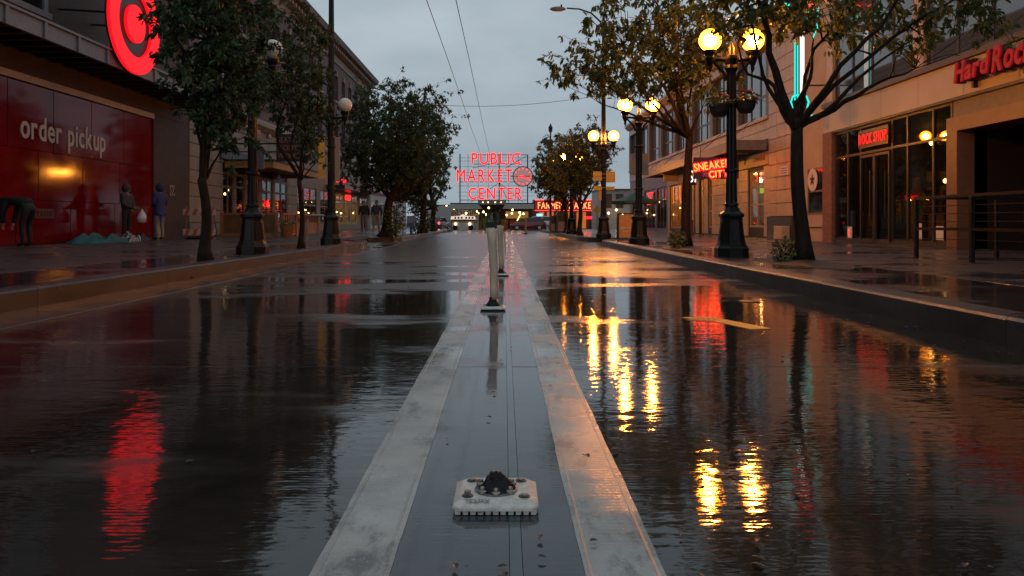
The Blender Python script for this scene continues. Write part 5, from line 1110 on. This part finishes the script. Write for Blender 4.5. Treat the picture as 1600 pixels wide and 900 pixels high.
# ------------------------------------------------------------------ people
def skin(vs, es, rs, root=0, sub=1):
    me = bpy.data.meshes.new("skin"); me.from_pydata(vs, es, []); o = bpy.data.objects.new("skin", me)
    o.modifiers.new("s", 'SKIN'); sd = me.skin_vertices[0].data
    for k, r in enumerate(rs): sd[k].radius = (r, r) if not isinstance(r, tuple) else r
    sd[root].use_root = True
    ss = o.modifiers.new("u", 'SUBSURF'); ss.levels = ss.render_levels = sub
    m2 = evaluated(o)
    v = [tuple(x.co) for x in m2.vertices]; f = [tuple(p.vertices) for p in m2.polygons]
    bpy.data.objects.remove(o); return v, f
M_skin = mat("skin_tone", (0.30, 0.17, 0.12), .55, var=.1)
def person(label, loc, face, J, coat, trousers, hood=None, hair=(0.02, 0.014, 0.01), scale=1.0, long_coat=False, group="people on the pavements"):
    """J: joint positions, figure facing -Y, feet at z = 0"""
    R = Matrix.Rotation(face, 4, 'Z'); T = lambda p: tuple(Vector(loc) + R @ (Vector(p)*scale))
    root = thing("person", label, "person", loc, group)
    k = ['pelvis', 'waist', 'chest', 'neck', 'headb', 'shL', 'elL', 'wrL', 'haL', 'shR', 'elR', 'wrR', 'haR', 'hiL', 'knL', 'anL', 'toL', 'hiR', 'knR', 'anR', 'toR']
    r = [(.135, .11), (.125, .10), (.15, .11), .06, .06, .07, .048, .034, .038, .07, .048, .034, .038, .095, .062, .045, .04, .095, .062, .045, .04]
    ix = {n: i for i, n in enumerate(k)}
    es = [('pelvis', 'waist'), ('waist', 'chest'), ('chest', 'neck'), ('neck', 'headb'), ('chest', 'shL'), ('shL', 'elL'), ('elL', 'wrL'), ('wrL', 'haL'), ('chest', 'shR'), ('shR', 'elR'), ('elR', 'wrR'), ('wrR', 'haR'), ('pelvis', 'hiL'), ('hiL', 'knL'), ('knL', 'anL'), ('anL', 'toL'), ('pelvis', 'hiR'), ('hiR', 'knR'), ('knR', 'anR'), ('anR', 'toR')]
    v, f = skin([J[n] for n in k], [(ix[a], ix[b]) for a, b in es], r, 0, 2)
    mb = MB(); mb.v = list(v); mb.f = list(f)
    hd = Vector(J['head']); fd = Vector(J.get('gaze', (0, -1, 0))).normalized()
    mb.ball(hd, .098, 16, 12, .86, 1.0, 1.22)
    side = fd.cross(Vector((0, 0, 1))).normalized()
    mb.tube([hd+fd*.088+Vector((0, 0, .02)), hd+fd*.118-Vector((0, 0, .02)), hd+fd*.09-Vector((0, 0, .03))], [.012, .017, .01], 6)
    for s in (-1, 1): mb.ball(hd+side*s*.086, .028, 8, 6, .4, .8, 1.2)
    mb.tube([hd+fd*.088+side*.025-Vector((0, 0, .055)), hd+fd*.094-Vector((0, 0, .055)), hd+fd*.088-side*.025-Vector((0, 0, .055))], .006, 5)
    for a, b in (('wrL', 'haL'), ('wrR', 'haR')):
        h, w = Vector(J[b]), Vector(J[a]); d = (h-w).normalized(); s = d.cross(Vector((0, 1, .2))).normalized(); n_ = s.cross(d)
        for q, ln in ((-1.5, .05), (-.5, .065), (.5, .068), (1.5, .058)):
            p0 = h+s*q*.017; mb.tube([p0, p0+d*ln*.6+n_*.004, p0+d*ln+n_*.022], [.010, .009, .007], 6)
        mb.tube([h-d*.03+s*.03, h+s*.05+n_*.015, h+d*.03+s*.045+n_*.03], [.011, .010, .008], 6)
    mb.v = [T(p) for p in mb.v]
    o = mb.build("body", M_skin, root, True)
    mt = mat("trousers_%.3f_%.3f" % trousers[:2], trousers, .7); ms = mat("dark_shoe", (0.012, 0.011, 0.011), .5)
    o.data.materials.append(mt); o.data.materials.append(ms)
    hz = J['pelvis'][2]*scale + loc[2]; sh = loc[2] + .085*scale; low = set()
    for p in o.data.polygons:
        c = p.center; z = c.z
        leg = not any((Vector(c)-Vector(T(J[h]))).length < q for h, q in (('haL', .13), ('haR', .13), ('head', .17), ('headb', .1)))
        p.material_index = 2 if z < sh else (1 if leg else 0)
    kc = ['pelvis', 'waist', 'chest', 'neck', 'shL', 'elL', 'wrL', 'shR', 'elR', 'wrR'] + (['hem'] if 'hem' in J else [])
    ic = {n: i for i, n in enumerate(kc)}
    rc = [(.185, .15), (.17, .14), (.185, .145), .085, .095, .072, .055, .095, .072, .055] + ([(.19, .155)] if 'hem' in J else [])
    ec = [('pelvis', 'waist'), ('waist', 'chest'), ('chest', 'neck'), ('chest', 'shL'), ('shL', 'elL'), ('elL', 'wrL'), ('chest', 'shR'), ('shR', 'elR'), ('elR', 'wrR')] + ([('pelvis', 'hem')] if 'hem' in J else [])
    v, f = skin([J[n] for n in kc], [(ic[a], ic[b]) for a, b in ec], rc, 0, 2)
    cb = MB(); cb.v = [T(p) for p in v]; cb.f = f
    cb.build("jacket", mat("cloth_%.3f_%.3f_%.3f" % coat, coat, .75, var=.3, scale=9, bump=.4, bscale=14), root, True)
    if hood:
        hb = MB().ball(hd+Vector((0, 0, .02))-fd*.028, .128, 14, 10, .95, 1.05, 1.16); hb.v = [T(p) for p in hb.v]; hb.build("hood", mat("cloth_%.3f_%.3f_%.3f" % hood, hood, .75), root, True)
    else:
        hb = MB().ball(hd+Vector((0, 0, .035))-fd*.02, .106, 14, 8, .92, 1.0, 1.05); hb.v = [T(p) for p in hb.v]; hb.build("hair", mat("dark_hair", hair, .6), root, True)
    return root
stand = dict(pelvis=(0, 0, .95), waist=(0, .0, 1.12), chest=(0, .0, 1.34), neck=(0, 0, 1.49), headb=(0, -.01, 1.55), head=(0, -.015, 1.63), shL=(.19, 0, 1.41), elL=(.25, .03, 1.14), wrL=(.22, -.10, .93), haL=(.215, -.13, .86), shR=(-.19, 0, 1.41), elR=(-.25, .03, 1.14), wrR=(-.22, -.10, .93), haR=(-.215, -.13, .86),
             hiL=(.10, 0, .90), knL=(.11, -.01, .49), anL=(.11, .03, .09), toL=(.12, -.12, .045), hiR=(-.10, 0, .90), knR=(-.11, -.01, .49), anR=(-.11, .03, .09), toR=(-.12, -.12, .045))
hold = dict(stand, wrR=(-.10, -.36, 1.03), haR=(-.09, -.43, 1.02), elR=(-.26, -.10, 1.12), gaze=(0, -1, -.3), wrL=(.1, -.25, 1.02), haL=(.05, -.31, 1.03), elL=(.27, -.02, 1.12))
person("person in dark hooded coat holding a white bag before the red wall", (-11.5, 22.5, SW), math.radians(82), hold, (0.045, 0.035, 0.036), (0.018, 0.015, 0.016), hood=(0.05, 0.04, 0.04), scale=.98)
infront = dict(stand, wrL=(.08, -.20, 1.08), haL=(.02, -.24, 1.08), wrR=(-.08, -.20, 1.12), haR=(-.02, -.24, 1.12), hem=(0, .01, .80))
person("person in blue hooded jacket and light jeans beside the yellow bollard", (-11.15, 23.9, SW), math.radians(250), infront, (0.025, 0.035, 0.115), (0.17, 0.20, 0.27), hood=(0.022, 0.028, 0.08), scale=1.03)
bent = dict(stand, pelvis=(0, .10, .93), waist=(0, -.02, 1.02), chest=(0, -.26, 1.05), neck=(0, -.42, 1.0), headb=(0, -.47, .97), head=(0, -.54, .93), gaze=(0, -.5, -1), shL=(.19, -.32, 1.04), elL=(.22, -.38, .76), wrL=(.15, -.42, .52), haL=(.14, -.43, .45), shR=(-.19, -.32, 1.04), elR=(-.22, -.38, .76), wrR=(-.15, -.42, .52), haR=(-.14, -.43, .45), hiL=(.1, .10, .88), hiR=(-.1, .10, .88))
person("person in black bending low before the red wall", (-11.2, 17.3, SW), math.radians(-95), bent, (0.010, 0.009, 0.010), (0.010, 0.009, 0.010), hood=(0.010, 0.009, 0.010), scale=1.05)
walk = dict(stand, knL=(.10, -.16, .50), anL=(.10, -.22, .10), toL=(.10, -.37, .06), knR=(-.10, .02, .49), anR=(-.10, .24, .13), toR=(-.10, .12, .045), elL=(.26, .10, 1.15), wrL=(.24, .06, .92), haL=(.235, .04, .85), wrR=(-.23, -.2, .95), haR=(-.225, -.24, .89))
person("walking person in dark jacket and grey trousers by the glowing doorway", (-7.6, 40.0, SW), 0.15, walk, (0.02, 0.018, 0.02), (0.13, 0.13, 0.14), scale=1.0)
person("walking person in blue jacket and tan trousers next to the glowing doorway", (-6.85, 39.6, SW), -0.1, dict(walk, knL=walk['knR'][:0] or (.10, .02, .49), anL=(.10, .22, .12), toL=(.10, .1, .045), knR=(-.10, -.16, .50), anR=(-.10, -.22, .10), toR=(-.10, -.37, .06)), (0.035, 0.04, 0.06), (0.22, 0.15, 0.09), hair=(0.12, 0.11, 0.10), scale=1.0)
# carried bag and bedding
cb_ = MB(); n = 14
for z, r_ in ((0, .05), (.03, .12), (.14, .15), (.26, .12), (.34, .06), (.40, .025), (.43, .03)):
    for j in range(n): a = 2*math.pi*j/n; q = r_*(1+.13*math.sin(3*a+z*20)); cb_.v.append((-11.03+q*math.cos(a)*.9, 22.5+q*math.sin(a), .72+z))
for k in range(6):
    for j in range(n): cb_.f.append((k*n+j, k*n+(j+1) % n, (k+1)*n+(j+1) % n, (k+1)*n+j))
cb_.f.append(tuple(range(n))[::-1])
tag(cb_.build("carrier_bag", mat("white_plastic_bag", (0.55, 0.5, 0.52), .45), None, True), "crumpled white carrier bag held by the person in dark coat", "bag")
def lump(name, label, cat, x0, x1, y0, y1, h, m, seed, parent=None):
    g = np.random.default_rng(seed); nx, ny = 18, 14; ph = g.uniform(0, 6, 6); mb = MB()
    for j in range(ny+1):
        for i in range(nx+1):
            u, v = i/nx, j/ny; e = min(u, 1-u, v, 1-v)*2; z = h*min(1, e*2.6)**.5*(.65+.22*math.sin(u*9+ph[0]+v*4)+.18*math.sin(v*13+ph[1])+.12*math.sin(u*23+v*11+ph[2]))
            mb.v.append((x0+(x1-x0)*u+.05*math.sin(v*8+ph[3])*(x1-x0), y0+(y1-y0)*v+.06*math.sin(u*7+ph[4])*(y1-y0), SW+max(.003, z)))
    for j in range(ny):
        for i in range(nx): a = j*(nx+1)+i; mb.f.append((a, a+1, a+nx+2, a+nx+1))
    return tag(mb.build(name, m, None, True), label, cat)
lump("blanket", "rumpled teal blanket lying on the pavement before the red wall", "blanket", -11.95, -11.2, 20.0, 22.0, .26, mat("teal_cloth", (0.03, 0.12, 0.12), .8, var=.3), 1)
M_stripe, n_, l_, p_ = nodes("striped_cloth"); w_ = n_.new("ShaderNodeTexWave"); w_.bands_direction = 'Y'; w_.inputs['Scale'].default_value = 3.2; g_ = n_.new("ShaderNodeNewGeometry"); r__ = n_.new("ShaderNodeValToRGB"); r__.color_ramp.interpolation = 'CONSTANT'; r__.color_ramp.elements[1].position = .5; r__.color_ramp.elements[0].color = (.03, .03, .03, 1); r__.color_ramp.elements[1].color = (.4, .36, .34, 1)
l_.new(g_.outputs['Position'], w_.inputs['Vector']); l_.new(w_.outputs['Fac'], r__.inputs['Fac']); l_.new(r__.outputs['Color'], p_.inputs['Base Color'])
lump("striped_bundle", "black and white striped bundle between blanket and bag", "bundle", -11.6, -11.15, 22.05, 22.75, .30, M_stripe, 2)
lump("duffel_bag", "slumped black duffel bag lying by the yellow bollard", "bag", -11.75, -11.2, 22.85, 23.6, .25, mat("black_nylon", (.012, .012, .013), .5), 3)

# ------------------------------------------------------------------ cars
def car(label, x, y, rz, paint, L=4.2, W=1.72, Hh=1.45, suv=False, tail=False):
    """car with its length along local X, nose at +X"""
    z0 = zg(y)+.001; r = thing("parked_car", label, "car", (0, 0, 0), "cars at the end of the street"); h = Hh
    P = [(-.50*L, .32*h), (-.495*L, .52*h), (-.47*L, .66*h), (-.2*L, .67*h), (.16*L, .65*h), (.30*L, .62*h), (.44*L, .54*h), (.495*L, .42*h), (.50*L, .26*h), (.46*L, .17*h), (-.46*L, .17*h), (-.49*L, .22*h)]
    mb = MB(); n = len(P); secs = ((-W/2, .93), (-W/2+.06, 1.0), (0, 1.015), (W/2-.06, 1.0), (W/2, .93)); cz_ = .4*h
    for yy, s in secs: mb.v += [(a*(1 if abs(yy) < W/2-.01 else .985), yy, cz_+(b-cz_)*s) for a, b in P]
    for k in range(len(secs)-1):
        for j in range(n): mb.f.append((k*n+j, k*n+(j+1) % n, (k+1)*n+(j+1) % n, (k+1)*n+j))
    mb.f.append(tuple(range(n))[::-1]); mb.f.append(tuple((len(secs)-1)*n+j for j in range(n))); mb.build("body", paint, r, True)
    b0, b1, t0, t1 = (-.485*L, .22*L, -.40*L, .05*L) if suv else (-.46*L, .23*L, -.33*L, .03*L); zb, zt = .655*h, h; wb, wt = W/2-.06, W/2-.22
    MB().hexa([(b0, -wb, zb), (b1, -wb, zb), (b1, wb, zb), (b0, wb, zb), (t0, -wt, zt-.05), (t1, -wt, zt-.05), (t1, wt, zt-.05), (t0, wt, zt-.05)]).build("cabin_glass", M_dim_glass, r)
    MB().hexa([(t0-.06, -wt-.03, zt-.07), (t1+.06, -wt-.03, zt-.07), (t1+.06, wt+.03, zt-.07), (t0-.06, wt+.03, zt-.07), (t0+.08, -wt+.05, zt), (t1-.08, -wt+.05, zt), (t1-.08, wt-.05, zt), (t0+.08, wt-.05, zt)]).build("roof", paint, r)
    for s in (-1, 1):
        for a, b in ((b0, t0), (b1, t1), ((b0+b1)/2-.1, (t0+t1)/2)): MB().tube([(a, s*(wb+.004), zb), (b, s*(wt+.012), zt-.05)], .035, 5).build("pillar", paint, r)
        for xx in (-.31*L, .31*L):
            wh = MB().lathe([(.30, -.10), (.315, -.06), (.315, .06), (.30, .10), (.2, .105), (.02, .105)], (0, 0, 0), 18); wh.v = [(xx+a, s*(W/2-.09)+s*c, .315+b) for a, b, c in wh.v]; t_ = wh.build("wheel", M_rub, r, True)
            rm = MB().lathe([(.19, .106), (.18, .112), (.02, .112)], (0, 0, 0), 10); rm.v = [(xx+a, s*(W/2-.09)+s*c, .315+b) for a, b, c in rm.v]; rm.build("rim", mat("alloy", (.45, .45, .46), .3, .9), t_)
        MB().ball((.485*L, s*W*.36, .46*h), .1, 10, 6, .5, 1.3, .7).build("headlight", mat("lamp_lens", (.6, .6, .6), .1), r, True)
        MB().ball((-.492*L, s*W*.40, .55*h), .1, 10, 6, .4, 1.0, 1.2).build("tail_light", emit("lit_tail", (1, .02, .015), 14.0) if tail else mat("red_lens", (.3, .01, .01), .2), r, True)
    r.location = (x, y, z0); r.rotation_euler.z = rz; return r
car("dark red parked hatchback in front of the market", gx(825, 84), 84, math.pi, mat("red_car_paint", (.20, .012, .018), .2, var=.1, coat=.6), 4.05, 1.7, 1.45)
car("white parked van-like car behind the red hatchback", gx(832, 88)+.35, 88.2, math.pi, mat("white_car_paint", (.6, .6, .62), .2, var=.05, coat=.6), 4.5, 1.8, 1.68, True)
car("dark car with lit tail lights beyond the dense trees", -7.2, 80, math.radians(80), mat("blue_car_paint", (.04, .06, .1), .2, coat=.6), 4.3, 1.75, 1.48, False, True)

# ------------------------------------------------------------------ market at the end of the street
MY = 95.0; MZ = zg(MY); Zm = lambda py: gz(py, MY); Xm = lambda px_: gx(px_, MY)
mk = thing("market_building", "low market hall with pale roof edge, gridded windows and strings of bulbs", "building", (0, MY, MZ))
M_pale = mat("pale_painted_timber", (.46, .43, .40), .6, var=.1); M_green = mat("dark_green_trim", (.03, .07, .06), .5)
B(Xm(668), Xm(705), MY-1, MY-.6, MZ, Zm(322)).build("side_wall", M_pale, mk)
B(Xm(668), Xm(838), MY+6, MY+6.3, MZ, Zm(318)).build("back_wall", mat("market_back_wall", (.2, .15, .11), .7, var=.5, scale=.8), mk)
B(Xm(704), Xm(838), MY-.4, MY+6, Zm(322), Zm(319)).build("roof", M_green, mk)
B(Xm(704), Xm(752), MY-.8, MY-.41, Zm(327), Zm(319)).build("fascia", M_pale, mk); B(Xm(786), Xm(834), MY-.8, MY-.41, Zm(326.5), Zm(319)).build("fascia", M_pale, mk)
B(Xm(704), Xm(834), MY-.82, MY-.4, Zm(319)+.005, Zm(317.2)).build("gutter", M_green, mk)
for pxx in (703, 718, 733, 747): piece("post", mk, Xm(pxx)-.07, Xm(pxx)+.07, MY-.55, MY-.41, MZ, Zm(327), M_pale, .01)
wn_ = MB()
for k in range(13): x = Xm(705)+k*(Xm(747)-Xm(705))/12; wn_.box(x-.025, x+.025, MY+.9, MY+.96, MZ+.8, Zm(327))
for z in (MZ+.8, MZ+1.35, MZ+1.9, MZ+2.45): wn_.box(Xm(705), Xm(747), MY+.905, MY+.955, z, z+.06)
wf = wn_.build("window_grid", M_pale, mk)
for k in range(4): piece("pane", wf, Xm(705)+k*.86, Xm(705)+.84+k*.86, MY+1.0, MY+1.02, MZ+.8, Zm(327), M_shop, 0)
piece("counter", mk, Xm(705), Xm(747), MY+.8, MY+1.5, MZ, MZ+.78, M_pale, .02)
g = random.Random(8)
for k in range(9): c_ = g.choice(((.3, .12, .05), (.12, .2, .06), (.4, .25, .05), (.25, .05, .04))); piece("produce_stall", mk, Xm(712+k*14), Xm(712+k*14)+.95, MY+2.4, MY+3.2, MZ, MZ+1.0+g.uniform(0, .7), mat("stall_%.2f" % c_[0], c_, .7), .05)
blb = [(691, 325), (706, 323), (709, 326), (745, 325), (745, 330), (747, 333), (763, 325), (801, 328), (800, 333), (792, 336), (697, 322), (760, 335), (755, 331), (812, 332), (818, 334), (728, 333), (738, 340)]
for px_, py_ in blb: MB().ball((Xm(px_), MY-.2+g.uniform(-.3, 1.5), Zm(py_)), .11, 8, 6).build("bulb", emit("market_bulb", (1.0, .66, .26), 16.0), mk, True)
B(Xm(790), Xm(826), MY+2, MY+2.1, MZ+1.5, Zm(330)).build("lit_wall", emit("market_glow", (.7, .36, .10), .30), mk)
MB().tube([(Xm(808), MY+.5, Zm(345)), (Xm(814), MY+.5, Zm(334))], .07, 6).build("fluorescent_tube", emit("warm_tube", (1, .6, .25), 3.0), mk)
# entrance booth with flared roof
bo = thing("entrance_booth", "small booth with a wide flared roof edge below the neon sign", "booth", (Xm(768), 91, zg(91)))
b9 = 91.0; X9 = lambda p: gx(p, b9); Z9 = lambda p: gz(p, b9)
MB().hexa([(X9(748), b9-1.2, Z9(320)), (X9(790), b9-1.2, Z9(320)), (X9(790), b9+1.2, Z9(320)), (X9(748), b9+1.2, Z9(320)), (X9(747), b9-1.25, Z9(312.5)), (X9(791), b9-1.25, Z9(312.5)), (X9(791), b9+1.25, Z9(312.5)), (X9(747), b9+1.25, Z9(312.5))]).build("roof_edge", mat("grey_roof_edge", (.2, .185, .18), .6), bo)
MB().hexa([(X9(760), b9-.7, Z9(331)), (X9(779), b9-.7, Z9(331)), (X9(779), b9+.7, Z9(331)), (X9(760), b9+.7, Z9(331)), (X9(748), b9-1.2, Z9(320)-.003), (X9(790), b9-1.2, Z9(320)-.003), (X9(790), b9+1.2, Z9(320)-.003), (X9(748), b9+1.2, Z9(320)-.003)]).build("flared_soffit", M_dark, bo)
MB().box(X9(760), X9(763), b9-.6, b9-.4, zg(b9), Z9(331)).box(X9(776), X9(779), b9-.6, b9-.4, zg(b9), Z9(331)).build("post", M_green, bo)
MB().box(X9(759), X9(780), b9-.7, b9+.7, zg(b9), zg(b9)+1.0).build("counter", M_dark, bo)
MB().box(X9(766.5), X9(770), b9-.45, b9-.2, zg(b9)+1.0, Z9(331)).build("column", mat("verdigris", (.12, .2, .2), .5), bo)
for p in (755, 763, 774, 783): MB().ball((X9(p), b9-1.27, Z9(316.5)), .05, 8, 6).build("lamp", M_bulb, bo)
MB().ball((X9(764), b9-1.0, Z9(325)), .11, 8, 6).build("lamp", M_bulb, bo)
# roof sign
ps = thing("market_neon_sign", "large red neon rooftop sign in three rows with a round clock", "sign", (Xm(770), MY, Zm(318)))
fy = MY+.35; fr = MB()
for p, a in ((718.5, 240), (780, 240), (824.5, 241)): fr.box(Xm(p)-.07, Xm(p)+.07, fy, fy+.14, Zm(319), Zm(a))
for z_, a, b in ((241.5, 736, 825), (284, 718, 806), (256, 736, 815), (312.5, 718, 825)): fr.box(Xm(a), Xm(b), fy-.005, fy+.06, Zm(z_)-.04, Zm(z_)+.04)
fr.build("frame", M_black, ps)
th = MB()
for z_ in (246, 251, 260, 269, 274, 279, 290, 300, 306): th.tube([(Xm(715), fy+.2, Zm(z_)), (Xm(834), fy+.2, Zm(z_))], .018, 4)
for p in (731, 747, 763, 795, 810): th.tube([(Xm(p), fy+.2, Zm(318)), (Xm(p), fy+.2, Zm(240))], .02, 4)
for a, b in ((780, 735), (780, 818), (780, 795)): th.tube([(Xm(a), fy+.2, Zm(285)), (Xm(b), fy+.2, Zm(316))], .03, 4)
th.tube([(Xm(790), fy+.2, Zm(262)), (Xm(823), fy+.2, Zm(243))], .03, 4); th.tube([(Xm(738), fy+.2, Zm(262)), (Xm(760), fy+.2, Zm(257))], .03, 4); th.build("rod_lattice", M_black, ps)
for t_, a, b, zt_, zb_ in (("PUBLIC", 736.5, 813.5, 238.5, 256), ("MARKET", 713.5, 800.5, 264, 284), ("CENTER", 731.5, 816.5, 293, 311)):
    hgt = Zm(zt_)-Zm(zb_)
    letters(ps, t_, (Xm(a), fy-.06, Zm(zb_)), CAM, hgt, Xm(b)-Xm(a), mat("dull_red_letter_tray", (.22, .055, .055), .5, var=.2), depth=.04, gap=.16, part="letter_tray")
    letters(ps, t_, (Xm(a), fy-.15, Zm(zb_)), CAM, hgt, Xm(b)-Xm(a), M_pink_neon, outline=True, bevel=.036, gap=.16, part="neon_letter")
kx, kz, kr = Xm(817), Zm(275.5), 1.27
circ = lambda r_, n=40: [(kx+r_*math.cos(a), kz+r_*math.sin(a)) for a in np.linspace(0, 2*math.pi, n, endpoint=False)]
ckf = MB().prism(circ(kr), 1, fy-.1, fy+.05).build("clock_face", emit("lit_pink_dial", (.62, .30, .30), .55), ps)
MB().tube([(x, fy-.12, z) for x, z in circ(kr)+circ(kr)[:1]], .05, 6).build("clock_rim", M_black, ckf)
for k in range(12):
    a = k*math.pi/6; MB().ball((kx+.95*kr*.84*math.sin(a), fy-.14, kz+.95*kr*.84*math.cos(a)), .09, 8, 6, 1, .5, 1).build("hour_mark", M_pink_neon, ckf, True)
MB().tube([(kx-.1, fy-.2, kz), (kx+.85, fy-.2, kz-.35)], .06, 6).build("clock_hand", M_red_neon, ckf); MB().tube([(kx+.05, fy-.2, kz), (kx-.55, fy-.2, kz-.05)], .09, 6).build("clock_hand", M_red_neon, ckf)
MB().tube([(kx-1.6, fy-.16, kz), (kx+1.0, fy-.16, kz+.03)], .05, 6).build("clock_bar", M_black, ckf)
# fascia sign on the right
fm = thing("farmers_market_sign", "long red lit fascia sign with glowing letters behind the leafy trees", "sign", (Xm(884), MY, Zm(328)))
B(Xm(836), Xm(932), MY-1.0, MY-.7, Zm(328.5), Zm(313.5)).build("box", emit("red_lit_fascia", (.55, .035, .03), .42), fm)
MB().box(Xm(835), Xm(933), MY-1.02, MY-.69, Zm(313.3), Zm(312.3)).box(Xm(835), Xm(933), MY-1.02, MY-.69, Zm(329.6), Zm(328.7)).build("edge_tube", M_pink_neon, fm)
letters(fm, "FARMERS MARKET", (Xm(840), MY-1.04, Zm(326.3)), CAM, Zm(316)-Zm(326.3), Xm(929)-Xm(840), emit("orange_letter_glow", (1.0, .30, .08), 2.6), depth=.02)
fb_ = thing("market_arcade_building", "market arcade glowing orange under the red fascia sign", "building", (Xm(884), MY, MZ))
wall_ = MB().box(Xm(833), Xm(838), MY-.7, MY-.4, MZ, Zm(312)).box(Xm(850), Xm(854), MY-.7, MY-.4, MZ, Zm(329)).box(Xm(866), Xm(880), MY-.7, MY-.4, MZ, Zm(329)).box(Xm(896), Xm(900), MY-.7, MY-.4, MZ, Zm(329)).box(Xm(918), Xm(945), MY-.7, MY-.4, MZ, Zm(329)).build("wall", mat("dark_plum_wall", (.08, .03, .035), .6), fb_)
B(Xm(833), Xm(1010), MY+3, MY+3.2, MZ, Zm(314)).build("back_wall", mat("orange_back_wall", (.36, .16, .06), .6, var=.4, scale=.8), fb_)
for p, q, c_, s_ in ((843, 866, (1, .32, .06), .45), (880, 896, (1, .32, .06), .35), (901, 917, (1, .30, .05), .45)): B(Xm(p), Xm(q), MY+1.0, MY+1.1, MZ+.2, Zm(331)).build("lit_doorway", emit("orange_doorway_%d" % p, c_, s_), fb_)
piece("blue_screen", fb_, Xm(838), Xm(847), MY-.78, MY-.72, Zm(340), Zm(334), emit("cyan_screen", (.25, .75, 1.0), 1.6), 0)
piece("red_sign_strip", fb_, Xm(912), Xm(926), MY-.78, MY-.72, Zm(342), Zm(338.5), M_red_neon, 0)
for pxx, pyy in ((852, 335), (884, 334), (905, 335), (923, 333)): MB().ball((Xm(pxx), MY-.3, Zm(pyy)), .1, 8, 6).build("bulb", M_bulb, fb_, True)
B(Xm(833), Xm(945), MY-.69, MY+3, Zm(313), Zm(312)).build("roof", M_steel, fb_)
# pale buildings seen past the trees on the right
rc_ = thing("pale_corner_building", "pale two-storey building with brown shutters past the umbrella", "building", (9, 78, zg(78)))
MB().box(gx(935, 78), gx(1012, 78), 78, 84, zg(78), gz(297, 78)).build("wall", mat("pale_plaster", (0, 0, 0)), rc_)
for p in (918+26, 962, 985): piece("shutter", rc_, gx(p, 78), gx(p+12, 78), 77.93, 77.995, gz(325, 78), gz(303, 78), mat("brown_shutter", (.10, .04, .035), .5), .01)
B(gx(933, 78), gx(1013, 78), 77.8, 84.2, gz(297, 78)+.003, gz(295, 78)).build("roof", M_steel, rc_)
for p, q in ((951, 333), (963, 328), (973, 336)): MB().ball((gx(p, 77), 77, gz(q, 77)), .11, 8, 6).build("bulb", M_bulb, rc_, True)
yd = thing("yellow_diamond_sign", "yellow diamond road sign beside the end of the red fascia sign", "sign", (gx(933, 60), 60, 0))
MB().prism([(gx(933, 60), gz(335, 60)), (gx(933, 60)+.33, gz(335, 60)+.38), (gx(933, 60), gz(335, 60)+.76), (gx(933, 60)-.33, gz(335, 60)+.38)], 1, 60, 60.02).build("plate", mat("yellow_banner", (0, 0, 0)), yd)
MB().tube([(gx(933, 60), 60.05, zg(60)), (gx(933, 60), 60.05, gz(325, 60))], .035, 6).build("pole", M_gunmetal, yd)
# popcorn-style cart
ct = thing("market_cart", "white market cart with a glowing marquee top beyond the posts", "cart", (gx(723, 86), 86, zg(86)))
b6 = 86.0; X6 = lambda p: gx(p, b6); Z6 = lambda p: gz(p, b6)
B(X6(707), X6(740), b6, b6+1.3, zg(b6)+.25, Z6(346)).build("body", mat("cream_cart", (.55, .5, .42), .5), ct)
B(X6(706), X6(741), b6-.1, b6+1.4, Z6(346)+.002, Z6(343)).build("ledge", mat("red_car_paint", (0, 0, 0)), ct)
MB().prism([(X6(704), Z6(342.8)), (X6(743), Z6(342.8)), (X6(742), Z6(338)), (X6(729), Z6(337.5)), (X6(723.5), Z6(334.5)), (X6(718), Z6(337.5)), (X6(705), Z6(338))], 1, b6-.12, b6+.2).build("marquee", emit("cream_marquee", (1, .85, .68), .8), ct)
for k, p in enumerate((710, 715, 720, 727, 732, 737)): piece("marquee_mark", ct, X6(p), X6(p+3), b6-.14, b6-.125, Z6(342), Z6(338.8), mat("red_ink", (.45, .03, .03), .5), 0)
for p in (709, 731): MB().ball((X6(p+3), b6-.08, Z6(350)), .17, 8, 6).build("lamp", emit("cart_lamp", (1, .72, .35), 3.0), ct, True)
piece("menu_board", ct, X6(717), X6(729), b6-.12, b6-.06, Z6(360), Z6(349), M_white, .01)
for p in (711, 736): wv = MB().lathe([(.3, -.05), (.3, .05), (.02, .05)], (0, 0, 0), 14); wv.v = [(X6(p)+a, b6-.06+c, zg(b6)+.31+b) for a, b, c in wv.v]; wv.build("wheel", M_rub, ct)

for n_ in ('market_bulb', 'orange_letter_glow', 'warm_bulb', 'cart_lamp', 'lit_tail', 'cyan_screen', 'warm_tube'): _m[n_].cycles.emission_sampling = 'NONE'
bpy.data.scenes.remove(_tmp)
